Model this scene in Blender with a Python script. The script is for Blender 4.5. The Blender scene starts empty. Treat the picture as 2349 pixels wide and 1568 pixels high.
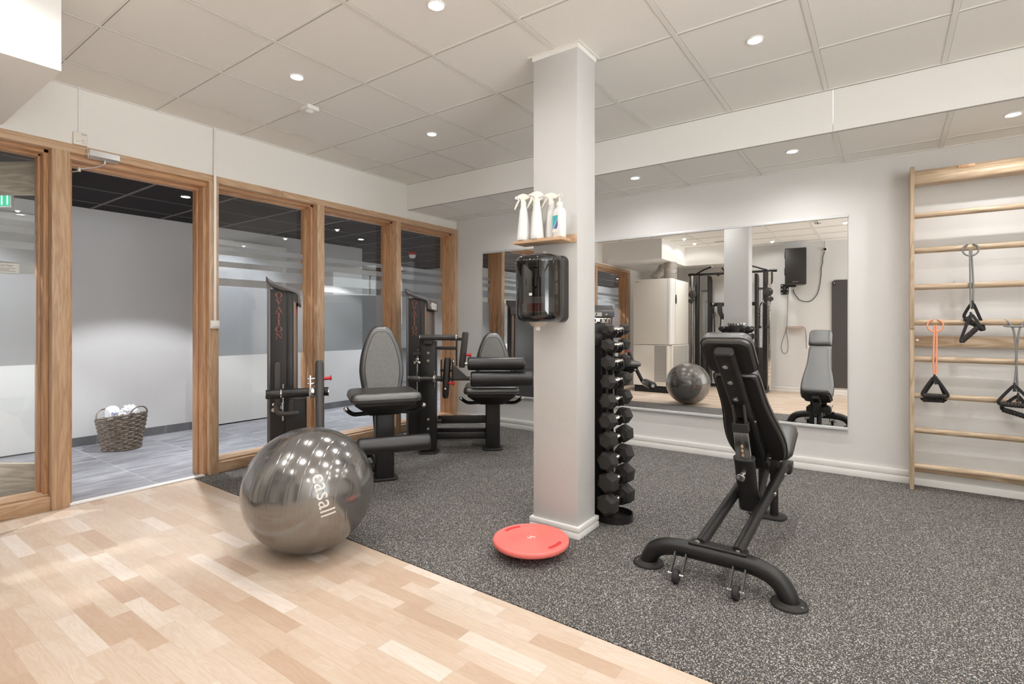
import bpy, bmesh, math, random
from mathutils import Vector, Matrix
random.seed(7)
S = bpy.context.scene
R = math.radians
PI = math.pi

# ------------------------------------------------------------------ camera
cam_d = bpy.data.cameras.new('camera')
cam = bpy.data.objects.new('camera', cam_d)
S.collection.objects.link(cam)
cam.location = (0, 0, 1.155)
cam.rotation_euler = (R(90), 0, R(35.55))
cam_d.sensor_width = 36
cam_d.lens = 1200 / 2349 * 36
cam_d.shift_y = -(784 - 746) / 2349
cam_d.clip_start = .02
S.camera = cam

# ------------------------------------------------------------------ world, exposure
FILL_ABOVE, FILL_BELOW = 1.9, 7.8                                # fill light through the added windows, stronger from below to brighten the ceiling
w = bpy.data.worlds.new('world'); S.world = w; w.use_nodes = True
_t = w.node_tree; _bg = _t.nodes['Background']
_tc = _t.nodes.new('ShaderNodeTexCoord'); _sp = _t.nodes.new('ShaderNodeSeparateXYZ'); _mr = _t.nodes.new('ShaderNodeMapRange')
_t.links.new(_tc.outputs['Generated'], _sp.inputs[0]); _t.links.new(_sp.outputs[2], _mr.inputs[0])
_mr.inputs[1].default_value, _mr.inputs[2].default_value = -.06, .06
_mr.inputs[3].default_value, _mr.inputs[4].default_value = FILL_BELOW, FILL_ABOVE
_t.links.new(_mr.outputs[0], _bg.inputs[1])
_bg.inputs[0].default_value = (.95, .975, 1, 1)
S.view_settings.view_transform = 'Standard'
S.view_settings.look = 'None'
S.view_settings.gamma = 1
S.view_settings.use_curve_mapping = False
S.view_settings.exposure = 0.68
S.cycles.max_bounces = 14
S.cycles.diffuse_bounces = 8
S.cycles.glossy_bounces = 6
S.cycles.transparent_max_bounces = 16
S.cycles.sample_clamp_indirect = 4
S.cycles.blur_glossy = .6

ROOM_LAMP = (1, .992, .984)
HALL_LAMP = (.93, .955, 1)
ROOM_W, HALL_W = 21.5, 128
# ceiling lamps of the room: (x, y, z of ceiling)
ROOM_LAMPS = [(-2.955, 1.853, 2.69), (-1.751, 1.825, 2.69), (-2.958, 3.035, 2.69), (-1.76, 3.04, 2.69), (-.571, 3.043, 2.69), (-.57, 1.84, 2.69),
              (.62, 3.04, 2.69), (.62, 1.84, 2.69), (-2.83, .5, 2.69), (-2.83, -.1, 2.69), (-1.633, -.62, 2.69), (-1.76, .64, 2.69), (-.48, .58, 2.69), (.62, .62, 2.69),
              (.62, -.6, 2.69), (1.8, 1.84, 2.69), (1.8, 3.04, 2.69), (1.8, .62, 2.69), (-1.74, 4.24, 2.415), (-.55, 4.25, 2.415), (.617, 4.27, 2.415), (1.8, 4.27, 2.415), (-2.95, 4.24, 2.415)]
HALL_LAMPS = [(-5.0, 2.07), (-5.6, 4.43), (-5.6, 6.3), (-5.0, .3), (-7.6, 5.6), (-5.0, -1.6)]

C = S.collection

# ------------------------------------------------------------------ helpers
def lin(c):
    out = []
    for v in c:
        v /= 255.0
        out.append(v / 12.92 if v <= .04045 else ((v + .055) / 1.055) ** 2.4)
    return (*out, 1)

class MB:
    """collects shapes and links them as one mesh object"""
    def __init__(s): s.bm = bmesh.new()
    def merge(s, t, M=None, mi=0):
        if M is not None: bmesh.ops.transform(t, matrix=M, verts=t.verts)
        vm = {v: s.bm.verts.new(v.co) for v in t.verts}
        for f in t.faces:
            try:
                nf = s.bm.faces.new([vm[v] for v in f.verts]); nf.material_index = mi
            except ValueError: pass
        t.free(); return s
    def box(s, x0, x1, y0, y1, z0, z1, bev=0, seg=2, M=None, mi=0):
        t = bmesh.new()
        bmesh.ops.create_cube(t, size=1, matrix=Matrix.Translation(((x0+x1)/2, (y0+y1)/2, (z0+z1)/2)) @ Matrix.Diagonal((abs(x1-x0), abs(y1-y0), abs(z1-z0), 1)))
        if bev > 0: bmesh.ops.bevel(t, geom=t.edges[:], offset=bev, segments=seg, affect='EDGES', profile=.5)
        return s.merge(t, M, mi)
    def cyl(s, p0, p1, r0, r1=None, n=24, bev=0, M=None, mi=0):
        r1 = r0 if r1 is None else r1
        p0, p1 = Vector(p0), Vector(p1); d = p1 - p0; L = d.length
        prof = [(0, 0), (r0, 0), (r1, L), (0, L)]
        if bev: prof = [(0, 0), (r0-bev, 0), (r0-bev*.3, bev*.3), (r0, bev), (r1, L-bev), (r1-bev*.3, L-bev*.3), (r1-bev, L), (0, L)]
        return s.lathe(prof, n, Matrix.Translation(p0) @ d.to_track_quat('Z', 'Y').to_matrix().to_4x4(), M=M, mi=mi)
    def lathe(s, prof, n=32, A=None, M=None, mi=0, closed=False):
        t = bmesh.new(); rings = []
        for r, z in prof:
            if r < 1e-6: rings.append([t.verts.new((0, 0, z))])
            else: rings.append([t.verts.new((r*math.cos(2*PI*k/n), r*math.sin(2*PI*k/n), z)) for k in range(n)])
        prs = list(zip(rings[:-1], rings[1:]))
        if closed: prs.append((rings[-1], rings[0]))
        for a, b in prs:
            for k in range(n):
                k2 = (k+1) % n
                if len(a) == 1 and len(b) == 1: continue
                if len(a) == 1: t.faces.new((a[0], b[k2], b[k]))
                elif len(b) == 1: t.faces.new((a[k], a[k2], b[0]))
                else: t.faces.new((a[k], a[k2], b[k2], b[k]))
        if A is not None: bmesh.ops.transform(t, matrix=A, verts=t.verts)
        return s.merge(t, M, mi)
    def tube(s, pts, r, n=12, closed=False, sm=0, M=None, mi=0, flat=1.0, up=None):
        P = [Vector(p) for p in pts]
        rs = list(r) if isinstance(r, (list, tuple)) else [r]*len(P)
        for _ in range(sm):                                   # corner cutting, ends kept
            Q, q = [], []
            m = len(P)
            for i in range(m if closed else m-1):
                a, b = P[i], P[(i+1) % m]; ra, rb = rs[i], rs[(i+1) % m]
                if not closed and i == 0: Q.append(a); q.append(ra)
                else: Q.append(a*.75+b*.25); q.append(ra*.75+rb*.25)
                if not closed and i == m-2: Q.append(b); q.append(rb)
                else: Q.append(a*.25+b*.75); q.append(ra*.25+rb*.75)
            P, rs = Q, q
        m = len(P); t = bmesh.new(); rings = []; nrm = None
        for i in range(m):
            if closed: d = P[(i+1) % m]-P[i-1]
            else: d = P[min(i+1, m-1)]-P[max(i-1, 0)]
            d.normalize()
            if nrm is None:
                a = Vector(up) if up else (Vector((0, 0, 1)) if abs(d.z) < .9 else Vector((1, 0, 0)))
                nrm = (a-d*a.dot(d)).normalized()
            else: nrm = (nrm-d*nrm.dot(d)).normalized()
            b = d.cross(nrm)
            rings.append([t.verts.new(P[i]+(nrm*math.cos(2*PI*k/n)*flat+b*math.sin(2*PI*k/n))*rs[i]) for k in range(n)])
        for i in range(m if closed else m-1):
            a, b = rings[i], rings[(i+1) % m]
            for k in range(n): t.faces.new((a[k], a[(k+1) % n], b[(k+1) % n], b[k]))
        if not closed:
            t.faces.new(rings[0][::-1]); t.faces.new(rings[-1])
        return s.merge(t, M, mi)
    def layers(s, loops, M=None, mi=0, caps=True):
        """loft through a list of equal-length 3D loops"""
        t = bmesh.new(); rings = [[t.verts.new(p) for p in L] for L in loops]; n = len(rings[0])
        for a, b in zip(rings[:-1], rings[1:]):
            for k in range(n): t.faces.new((a[k], a[(k+1) % n], b[(k+1) % n], b[k]))
        if caps: t.faces.new(rings[0][::-1]); t.faces.new(rings[-1])
        return s.merge(t, M, mi)
    def prism(s, outline, d0, d1, M=None, bev=0, mi=0):
        """outline in local xy, extruded along local z"""
        o = outline
        if bev: loops = [[(x, y, d0) for x, y in inset(o, bev)], [(x, y, d0+bev) for x, y in o], [(x, y, d1-bev) for x, y in o], [(x, y, d1) for x, y in inset(o, bev)]]
        else: loops = [[(x, y, d0) for x, y in o], [(x, y, d1) for x, y in o]]
        return s.layers(loops, M, mi)
    def pad(s, outline, th, M=None, crown=.35, mi=0):
        """upholstered pad: outline in local xy, thickness along local z from 0, rounded edges"""
        e = th*.42
        L = []
        for ins, z in ((e*.8, 0), (e*.2, th*.06), (0, th*.25), (0, th*.6), (e*.25, th*.82), (e*.8, th*.95)):
            L.append([(x, y, z) for x, y in inset(outline, ins)])
        cx = sum(p[0] for p in outline)/len(outline); cy = sum(p[1] for p in outline)/len(outline)
        for k, z in ((.88, 1+.05*crown), (.7, 1+.11*crown), (.4, 1+.16*crown), (.12, 1+.18*crown)):
            L.append([(cx+(x-cx)*k, cy+(y-cy)*k, th*z) for x, y, _ in L[5]])
        return s.layers(L, M, mi)
    def ball(s, c, r, n=24, m=14, sc=(1, 1, 1), M=None, mi=0):
        t = bmesh.new(); bmesh.ops.create_uvsphere(t, u_segments=n, v_segments=m, radius=r, matrix=Matrix.Translation(c) @ Matrix.Diagonal((*sc, 1)))
        return s.merge(t, M, mi)
    def build(s, name, mat, parent=None, sharp=40, loc=None, rot=None):
        bmesh.ops.recalc_face_normals(s.bm, faces=s.bm.faces)
        me = bpy.data.meshes.new(name); s.bm.to_mesh(me); s.bm.free()
        for m in (mat if isinstance(mat, (list, tuple)) else [mat]): me.materials.append(m)
        if sharp:
            me.polygons.foreach_set('use_smooth', [True]*len(me.polygons)); me.set_sharp_from_angle(angle=R(sharp))
        o = bpy.data.objects.new(name, me); C.objects.link(o)
        if parent is not None: o.parent = parent
        if loc: o.location = loc
        if rot: o.rotation_euler = rot
        return o

def inset(o, d):
    """offset a closed outline inwards by d along averaged normals"""
    n = len(o); area = sum(o[i][0]*o[(i+1) % n][1]-o[(i+1) % n][0]*o[i][1] for i in range(n)); sg = 1 if area > 0 else -1
    cx = sum(p[0] for p in o)/n; cy = sum(p[1] for p in o)/n
    out = []
    for i in range(n):
        p0, p1, p2 = o[i-1], o[i], o[(i+1) % n]
        tx, ty = p2[0]-p0[0], p2[1]-p0[1]; L = math.hypot(tx, ty) or 1
        nx, ny = -ty/L*sg, tx/L*sg
        m = math.hypot(p1[0]-cx, p1[1]-cy); dd = min(d, m*.7)
        out.append((p1[0]+nx*dd, p1[1]+ny*dd))
    return out
def rrect(x0, x1, y0, y1, r, n=5):
    o = []
    for cx, cy, a in ((x1-r, y1-r, 0), (x0+r, y1-r, 90), (x0+r, y0+r, 180), (x1-r, y0+r, 270)):
        for k in range(n+1):
            t = R(a+90*k/n); o.append((cx+r*math.cos(t), cy+r*math.sin(t)))
    return o
def sym(half, n=0):
    """closed outline from half-widths [(halfwidth, y)...] going up"""
    return [(h, y) for h, y in half]+[(-h, y) for h, y in reversed(half)]
def spl(pts, k=6):
    """Catmull-Rom through open 2D list"""
    out = []
    for i in range(len(pts)-1):
        p0 = pts[max(i-1, 0)]; p1 = pts[i]; p2 = pts[i+1]; p3 = pts[min(i+2, len(pts)-1)]
        for j in range(k):
            t = j/k
            out.append(tuple(.5*((2*b)+(-a+c)*t+(2*a-5*b+4*c-d)*t*t+(-a+3*b-3*c+d)*t**3) for a, b, c, d in zip(p0, p1, p2, p3)))
    out.append(tuple(pts[-1])); return out
def basis(o, ax, ay, az):
    M = Matrix.Identity(4)
    for i, v in enumerate((ax, ay, az, o)):
        for k in range(3): M[k][i] = v[k]
    return M
XZ = basis((0, 0, 0), (1, 0, 0), (0, 0, 1), (0, 1, 0))       # outline x,z extruded along y
YZ = basis((0, 0, 0), (0, 1, 0), (0, 0, 1), (1, 0, 0))       # outline y,z extruded along x

USED = {}
def tag(o, label, cat, group=None, kind=None):
    o['label'] = label; o['category'] = cat
    if group: o['group'] = group
    if kind: o['kind'] = kind
    return o
def thing(name, label, cat, loc=(0, 0, 0), rz=0, group=None, kind=None):
    o = bpy.data.objects.new(name, None); C.objects.link(o)
    o.empty_display_size = .1
    o.location = loc; o.rotation_euler = (0, 0, rz)
    return tag(o, label, cat, group, kind)
def copy_thing(root, loc, rz, label, group=None):
    c = root.copy(); C.objects.link(c); c.location = loc; c.rotation_euler = (0, 0, rz); c['label'] = label
    if group: c['group'] = group
    for ch in root.children:
        d = ch.copy(); C.objects.link(d); d.parent = c
        for g in ch.children:
            e = g.copy(); C.objects.link(e); e.parent = d
    return c
def text_mesh(name, body, size, mat, parent, M, ext=.0006, align='CENTER'):
    cu = bpy.data.curves.new(name, 'FONT'); cu.body = body; cu.size = size; cu.align_x = align; cu.align_y = 'CENTER'; cu.extrude = ext
    cu.resolution_u = 4
    o = bpy.data.objects.new(name, cu); C.objects.link(o)
    dg = bpy.context.evaluated_depsgraph_get()
    me = bpy.data.meshes.new_from_object(o.evaluated_get(dg)); me.name = name
    bpy.data.objects.remove(o); me.materials.clear(); me.materials.append(mat)
    me.transform(M)
    q = bpy.data.objects.new(name, me); C.objects.link(q)
    if parent is not None: q.parent = parent
    return q

# ------------------------------------------------------------------ materials
class NT:
    def __init__(s, name):
        s.m = bpy.data.materials.new(name); s.m.use_nodes = True; s.t = s.m.node_tree; s.t.nodes.clear()
        s.out = s.n('ShaderNodeOutputMaterial')
    def n(s, typ, **kw):
        nd = s.t.nodes.new(typ)
        for k, v in kw.items():
            if k.startswith('i_'): nd.inputs[int(k[2:]) if k[2:].isdigit() else k[2:].replace('_', ' ')].default_value = v
            else: setattr(nd, k, v)
        return nd
    def l(s, a, b, ao=0): s.t.links.new(a.outputs[ao] if hasattr(a, 'outputs') else a, b)
    def math(s, op, a, b=None, c=None):
        nd = s.n('ShaderNodeMath', operation=op)
        for i, v in enumerate((a, b, c)):
            if v is None: continue
            if isinstance(v, (int, float)): nd.inputs[i].default_value = v
            else: s.t.links.new(v, nd.inputs[i])
        return nd.outputs[0]
    def ramp(s, fac, stops, interp='LINEAR'):
        nd = s.n('ShaderNodeValToRGB'); cr = nd.color_ramp; cr.interpolation = interp
        while len(cr.elements) > 1: cr.elements.remove(cr.elements[-1])
        cr.elements[0].position = stops[0][0]; cr.elements[0].color = stops[0][1]
        for p, c in stops[1:]:
            e = cr.elements.new(p); e.color = c
        s.t.links.new(fac, nd.inputs[0]); return nd.outputs[0]
    def mix(s, fac, a, b, blend='MIX'):
        nd = s.n('ShaderNodeMix', data_type='RGBA', blend_type=blend)
        for i, v in ((0, fac), (6, a), (7, b)):
            if isinstance(v, (int, float)): nd.inputs[i].default_value = v
            elif isinstance(v, tuple): nd.inputs[i].default_value = v
            else: s.t.links.new(v, nd.inputs[i])
        return nd.outputs[2]
    def coords(s, scale=(1, 1, 1), rot=(0, 0, 0), loc=(0, 0, 0)):
        tc = s.n('ShaderNodeTexCoord'); mp = s.n('ShaderNodeMapping')
        mp.inputs['Scale'].default_value = scale; mp.inputs['Rotation'].default_value = rot; mp.inputs['Location'].default_value = loc
        s.t.links.new(tc.outputs['Object'], mp.inputs[0]); return mp.outputs[0]
    def noise(s, vec, scale, detail=2, rough=.5, dist=0):
        nd = s.n('ShaderNodeTexNoise'); nd.inputs['Scale'].default_value = scale; nd.inputs['Detail'].default_value = detail
        nd.inputs['Roughness'].default_value = rough; nd.inputs['Distortion'].default_value = dist
        if vec is not None: s.t.links.new(vec, nd.inputs['Vector'])
        return nd.outputs['Fac']
    def bsdf(s, color, rough=.5, metal=0, bump=None, bump_d=.002, spec=.5, **kw):
        b = s.n('ShaderNodeBsdfPrincipled')
        for k, v in (('Base Color', color), ('Roughness', rough), ('Metallic', metal), ('Specular IOR Level', spec), *[(k.replace('_', ' '), v) for k, v in kw.items()]):
            if isinstance(v, (int, float, tuple)): b.inputs[k].default_value = v
            else: s.t.links.new(v, b.inputs[k])
        if bump is not None:
            bn = s.n('ShaderNodeBump'); bn.inputs['Distance'].default_value = bump_d; bn.inputs['Strength'].default_value = 1
            s.t.links.new(bump, bn.inputs['Height']); s.t.links.new(bn.outputs[0], b.inputs['Normal'])
        return b
    def done(s, sh):
        s.t.links.new(sh.outputs[0], s.out.inputs[0]); return s.m

def paint(name, c, rough=.5, metal=0, spec=.5, var=.03, scale=30, bump=0, bscale=200, **kw):
    t = NT(name); v = t.coords(); c = lin(c)
    nz = t.noise(v, scale, 3)
    col = t.mix(nz, tuple(x*(1-var) for x in c[:3])+(1,), tuple(min(1, x*(1+var)) for x in c[:3])+(1,))
    bp = t.noise(v, bscale, 2) if bump else None
    return t.done(t.bsdf(col, rough, metal, bp, bump or .001, spec, **kw))

def wood(name, dark, light, axis='X', rough=.45, f=1.0):
    """straight plain-sawn grain running along an axis"""
    t = NT(name); k = {'X': (1.2, 14, 14), 'Y': (14, 1.2, 14), 'Z': (14, 14, 1.2)}[axis]
    v = t.coords(tuple(q*f for q in k))
    n1 = t.noise(v, 1.0, 3, .55, .6)
    rings = t.math('FRACT', t.math('MULTIPLY', n1, 7))
    tri = t.math('ABSOLUTE', t.math('SUBTRACT', t.math('MULTIPLY', rings, 2), 1))
    fine = t.noise(v, 9, 3, .6)
    fac = t.math('ADD', t.math('MULTIPLY', tri, .55), t.math('MULTIPLY', fine, .5))
    col = t.ramp(fac, [(.15, lin(dark)), (.8, lin(light))])
    return t.done(t.bsdf(col, rough, 0, fine, .0006))

M = {}
M['wall'] = paint('wall_paint', (238, 236, 231), .85, bump=.0006, bscale=90, var=.015, spec=.2)
M['wall_cool'] = paint('pale_grey_wall_paint', (219, 217, 214), .85, bump=.0006, bscale=90, var=.012, spec=.2)
M['column'] = paint('column_paint', (198, 196, 193), .85, bump=.0006, bscale=90, var=.012, spec=.2)
M['hall_wall'] = paint('hall_paint', (200, 199, 198), .85, bump=.0005, bscale=90, var=.015, spec=.2)
M['white'] = paint('white_lacquer', (236, 234, 230), .35, var=.01)
M['soffit'] = paint('soffit_board', (240, 238, 234), .7, var=.01, spec=.2)
M['bar'] = paint('ceiling_bar', (234, 232, 227), .5, var=.01)
M['gap'] = paint('tile_gap', (150, 144, 136), .8, var=.02)
M['hall_bar'] = paint('hall_ceiling_bar', (92, 86, 86), .5, var=.02)
M['plastic'] = paint('white_plastic', (232, 227, 217), .35, var=.01)
M['alu'] = paint('aluminium', (205, 205, 205), .32, 1, var=.03)
M['bar_grey'] = paint('grey_nozzle', (168, 158, 148), .45, var=.02)
M['strip'] = paint('satin_strip', (214, 214, 214), .4, .25, var=.02)
M['chrome'] = paint('chrome', (225, 224, 222), .12, 1, var=.02)
M['steel'] = paint('black_powder_coat', (27, 25, 24), .40, spec=.5, var=.06, bump=.0002, bscale=700)
M['steel2'] = paint('charcoal_powder_coat', (62, 58, 56), .45, spec=.5, var=.05, bump=.0002, bscale=700)
M['greyedge'] = paint('grey_extrusion', (98, 95, 96), .4, .3, var=.04)
M['brown'] = paint('bronze_rail', (120, 101, 88), .4, .3, var=.04)
M['shroud'] = paint('dark_shroud', (33, 29, 27), .5, var=.05)
M['shield'] = paint('smoked_shield', (92, 92, 93), .25, var=.03)
M['letter'] = paint('copper_lettering', (132, 80, 68), .5, var=.03)
M['vinyl'] = paint('black_vinyl', (40, 38, 37), .34, IOR=1.8, spec=1.0, var=.08, scale=40, bump=.0012, bscale=260)
M['foam'] = paint('black_roller_vinyl', (30, 28, 27), .33, spec=.8, var=.05, bump=.0006, bscale=420)
M['rubber'] = paint('black_rubber', (48, 45, 43), .62, spec=.35, var=.08, bump=.0004, bscale=500)
M['darkplastic'] = paint('dark_plastic', (48, 47, 47), .4, var=.05)
M['red'] = paint('red_plastic', (205, 38, 44), .35, var=.03)
M['paper'] = paint('white_paper', (238, 236, 230), .8, var=.01)
M['ink'] = paint('dark_ink', (45, 43, 43), .7, var=.02)
M['orange'] = paint('orange_tubing', (236, 160, 126), .45, var=.03)
M['greytube'] = paint('grey_tubing', (128, 127, 125), .45, var=.03)
M['webbing'] = paint('black_webbing', (32, 30, 29), .8, var=.08, bump=.0006, bscale=600)
M['mat'] = paint('mat_foam', (82, 79, 77), .85, var=.05, bump=.0008, bscale=300, spec=.2)
M['towel'] = paint('white_terry', (238, 238, 242), .95, var=.03, bump=.004, bscale=120, spec=.1)
M['towel_blue'] = paint('blue_stripe', (112, 118, 190), .95, var=.05, spec=.1)
M['cable'] = paint('black_cable', (25, 24, 24), .5)
M['greycable'] = paint('grey_cable', (110, 106, 102), .5)
M['vent'] = paint('dark_slot', (28, 26, 25), .8)
M['green'] = paint('green_band', (118, 172, 140), .5)
M['teal'] = paint('teal_label', (70, 178, 186), .5)
M['violet'] = paint('violet_label', (94, 104, 170), .5)
M['oak_x'] = wood('oak_x', (176, 140, 108), (204, 172, 140), 'X')
M['oak_y'] = wood('oak_y', (176, 140, 108), (204, 172, 140), 'Y')
M['oak_z'] = wood('oak_z', (176, 140, 108), (204, 172, 140), 'Z')
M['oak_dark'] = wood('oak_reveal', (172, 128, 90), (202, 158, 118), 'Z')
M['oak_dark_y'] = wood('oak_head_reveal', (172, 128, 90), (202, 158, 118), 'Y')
M['beech_x'] = wood('ash_x', (158, 134, 106), (196, 174, 148), 'X')
M['beech_z'] = wood('ash_z', (158, 134, 106), (196, 174, 148), 'Z')
M['lid_wood'] = wood('door_veneer', (150, 136, 116), (188, 176, 156), 'X', f=.7)

def m_parquet():
    t = NT('parquet'); tc = t.n('ShaderNodeTexCoord'); sp = t.n('ShaderNodeSeparateXYZ'); t.l(tc.outputs['Object'], sp.inputs[0])
    x, y = sp.outputs[0], sp.outputs[1]
    yy = t.math('DIVIDE', y, .069); row = t.math('FLOOR', yy); fy = t.math('FRACT', yy)
    wn = t.n('ShaderNodeTexWhiteNoise', noise_dimensions='1D'); t.t.links.new(row, wn.inputs['W'])
    ln = t.math('ADD', t.math('MULTIPLY', wn.outputs['Value'], .16), .30)
    xx = t.math('ADD', t.math('DIVIDE', x, ln), t.math('MULTIPLY', wn.outputs['Value'], 37))
    cell = t.math('FLOOR', xx); fx = t.math('FRACT', xx)
    cv = t.n('ShaderNodeCombineXYZ'); t.t.links.new(row, cv.inputs[0]); t.t.links.new(cell, cv.inputs[1])
    wc = t.n('ShaderNodeTexWhiteNoise', noise_dimensions='3D'); t.t.links.new(cv.outputs[0], wc.inputs[0])
    base = t.ramp(wc.outputs['Value'], [(0, lin((194, 168, 146))), (.12, lin((206, 186, 166))), (.5, lin((212, 195, 177))), (.86, lin((216, 201, 186))), (1, lin((228, 218, 208)))])
    # grain: per-cell shifted, stretched along x
    g = t.n('ShaderNodeCombineXYZ')
    t.t.links.new(t.math('ADD', t.math('MULTIPLY', x, 2.2), t.math('MULTIPLY', wc.outputs['Value'], 60)), g.inputs[0])
    t.t.links.new(t.math('ADD', t.math('MULTIPLY', y, 16), t.math('MULTIPLY', wc.outputs['Value'], 30)), g.inputs[1])
    n1 = t.noise(g.outputs[0], 1.3, 3, .55, .9)
    rg = t.math('ABSOLUTE', t.math('SUBTRACT', t.math('MULTIPLY', t.math('FRACT', t.math('MULTIPLY', n1, 6)), 2), 1))
    n2 = t.noise(g.outputs[0], 9, 3, .6)
    gr = t.math('ADD', t.math('MULTIPLY', rg, .5), t.math('MULTIPLY', n2, .5))
    col = t.mix(t.math('MULTIPLY', gr, .55), base, lin((228, 207, 186)), 'MULTIPLY')
    col = t.mix(t.math('MULTIPLY', gr, .0), col, base)
    ex = t.math('LESS_THAN', t.math('MULTIPLY', fx, ln), .0014); ey = t.math('LESS_THAN', t.math('MULTIPLY', fy, .069), .0012)
    edge = t.math('MAXIMUM', ex, ey)
    col = t.mix(t.math('MULTIPLY', edge, .28), col, lin((120, 84, 54)))
    rough = t.math('ADD', t.math('MULTIPLY', n2, .15), .34)
    return t.done(t.bsdf(col, rough, 0, n2, .0003))
M['parquet'] = m_parquet()

def m_rubber():
    t = NT('rubber_floor'); v = t.coords()
    n0 = t.noise(v, 3, 2)
    a = t.noise(v, 165, 1.5, .6); b = t.noise(t.coords(loc=(7.3, 2.1, 4)), 215, 1.5, .6); c = t.noise(t.coords(loc=(3.1, 9.4, 1)), 260, 1)
    base = t.mix(n0, lin((52, 51, 51)), lin((66, 65, 64)))
    base = t.mix(t.math('MULTIPLY', c, .5), base, lin((78, 76, 75)))
    fa = t.ramp(a, [(.595, (0, 0, 0, 1)), (.625, (1, 1, 1, 1))]); fb = t.ramp(b, [(.60, (0, 0, 0, 1)), (.63, (1, 1, 1, 1))])
    col = t.mix(fa, base, lin((176, 174, 172))); col = t.mix(fb, col, lin((196, 186, 172)))
    return t.done(t.bsdf(col, .8, 0, a, .0008, .3))
M['rubber_floor'] = m_rubber()

def m_tile(name, c1, c2, grout, sx, sy, ox=0, oy=0):
    t = NT(name); tc = t.n('ShaderNodeTexCoord'); sp = t.n('ShaderNodeSeparateXYZ'); t.l(tc.outputs['Object'], sp.inputs[0])
    x = t.math('DIVIDE', t.math('ADD', sp.outputs[0], ox), sx); y = t.math('DIVIDE', t.math('ADD', sp.outputs[1], oy), sy)
    cv = t.n('ShaderNodeCombineXYZ'); t.t.links.new(t.math('FLOOR', x), cv.inputs[0]); t.t.links.new(t.math('FLOOR', y), cv.inputs[1])
    wc = t.n('ShaderNodeTexWhiteNoise', noise_dimensions='3D'); t.t.links.new(cv.outputs[0], wc.inputs[0])
    off = t.n('ShaderNodeVectorMath', operation='ADD'); t.l(tc.outputs['Object'], off.inputs[0]); t.t.links.new(wc.outputs['Color'], off.inputs[1])
    mp = t.n('ShaderNodeMapping'); mp.inputs['Scale'].default_value = (7, 1.6, 1); t.t.links.new(off.outputs[0], mp.inputs[0])
    n = t.noise(mp.outputs[0], 2.0, 5, .65, .4)
    col = t.ramp(n, [(.32, lin(c1)), (.55, lin(tuple((a+b)/2 for a, b in zip(c1, c2)))), (.72, lin(c2))])
    ex = t.math('LESS_THAN', t.math('FRACT', x), .004/sx); ey = t.math('LESS_THAN', t.math('FRACT', y), .004/sy)
    col = t.mix(t.math('MAXIMUM', ex, ey), col, lin(grout))
    return t.done(t.bsdf(col, .5, 0, None, .001, .35))
M['hall_tile'] = m_tile('hall_tile', (122, 122, 127), (178, 178, 182), (192, 192, 192), .6, .6, .1, .2)
M['skirt_tile'] = m_tile('skirting_tile', (86, 86, 88), (118, 117, 118), (150, 150, 150), .6, .6)

def m_ceiling(name, c, var=.015):
    return paint(name, c, .85, var=var, scale=60, bump=.0004, bscale=300, spec=.15)
M['tile'] = m_ceiling('ceiling_tile', (242, 240, 235))
M['dark_tile'] = m_ceiling('dark_ceiling_tile', (44, 40, 41), .05)

def m_mirror():
    t = NT('mirror'); g = t.n('ShaderNodeBsdfGlossy'); g.inputs[0].default_value = (.9, .905, .9, 1); g.inputs[1].default_value = 0.0
    return t.done(g)
M['mirror'] = m_mirror()
def m_glass(name, tint=(.96, .97, .97), frost=0, refl=1.0, frost_col=(225, 226, 228)):
    t = NT(name); tr = t.n('ShaderNodeBsdfTransparent'); tr.inputs[0].default_value = (*tint, 1)
    g = t.n('ShaderNodeBsdfGlossy'); g.inputs[1].default_value = 0; g.inputs[0].default_value = (refl, refl, refl, 1)
    fr = t.n('ShaderNodeFresnel'); fr.inputs[0].default_value = 1.5
    base = tr
    if frost:
        d = t.n('ShaderNodeBsdfDiffuse'); d.inputs[0].default_value = lin(frost_col)
        tl = t.n('ShaderNodeBsdfTranslucent'); tl.inputs[0].default_value = lin(frost_col)
        m0 = t.n('ShaderNodeMixShader'); m0.inputs[0].default_value = .5; t.l(d, m0.inputs[1]); t.l(tl, m0.inputs[2])
        m1 = t.n('ShaderNodeMixShader'); m1.inputs[0].default_value = frost; t.l(tr, m1.inputs[1]); t.l(m0, m1.inputs[2]); base = m1
    ge = t.n('ShaderNodeNewGeometry')
    fac = t.math('MULTIPLY', t.math('MINIMUM', t.math('MULTIPLY', fr.outputs[0], 1.7), 1), t.math('SUBTRACT', 1, ge.outputs['Backfacing']))
    mx = t.n('ShaderNodeMixShader'); t.t.links.new(fac, mx.inputs[0]); t.l(base, mx.inputs[1]); t.l(g, mx.inputs[2])
    return t.done(mx)
M['glass'] = m_glass('clear_glass')
M['frost'] = m_glass('frosted_film', frost=.60, frost_col=(194, 196, 200))
M['smoke'] = m_glass('smoked_cover', tint=(.17, .16, .16), refl=1.0)
M['clearplastic'] = paint('milky_bottle', (240, 240, 238), .3, var=.01, Alpha=.86)

def m_emit(name, c, s):
    t = NT(name); e = t.n('ShaderNodeEmission'); e.inputs[0].default_value = (*c, 1); e.inputs[1].default_value = s
    m = t.done(e); m.cycles.emission_sampling = 'NONE'; return m
M['lamp'] = m_emit('lamp_glow', (1, .97, .93), 14)
M['lamp_cool'] = m_emit('hall_lamp_glow', (.93, .96, 1), 14)
M['exit_green'] = m_emit('exit_green', lin((40, 190, 140))[:3], 1.0)
M['exit_white'] = m_emit('exit_white', (.85, 1, .93), 1.6)

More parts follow.
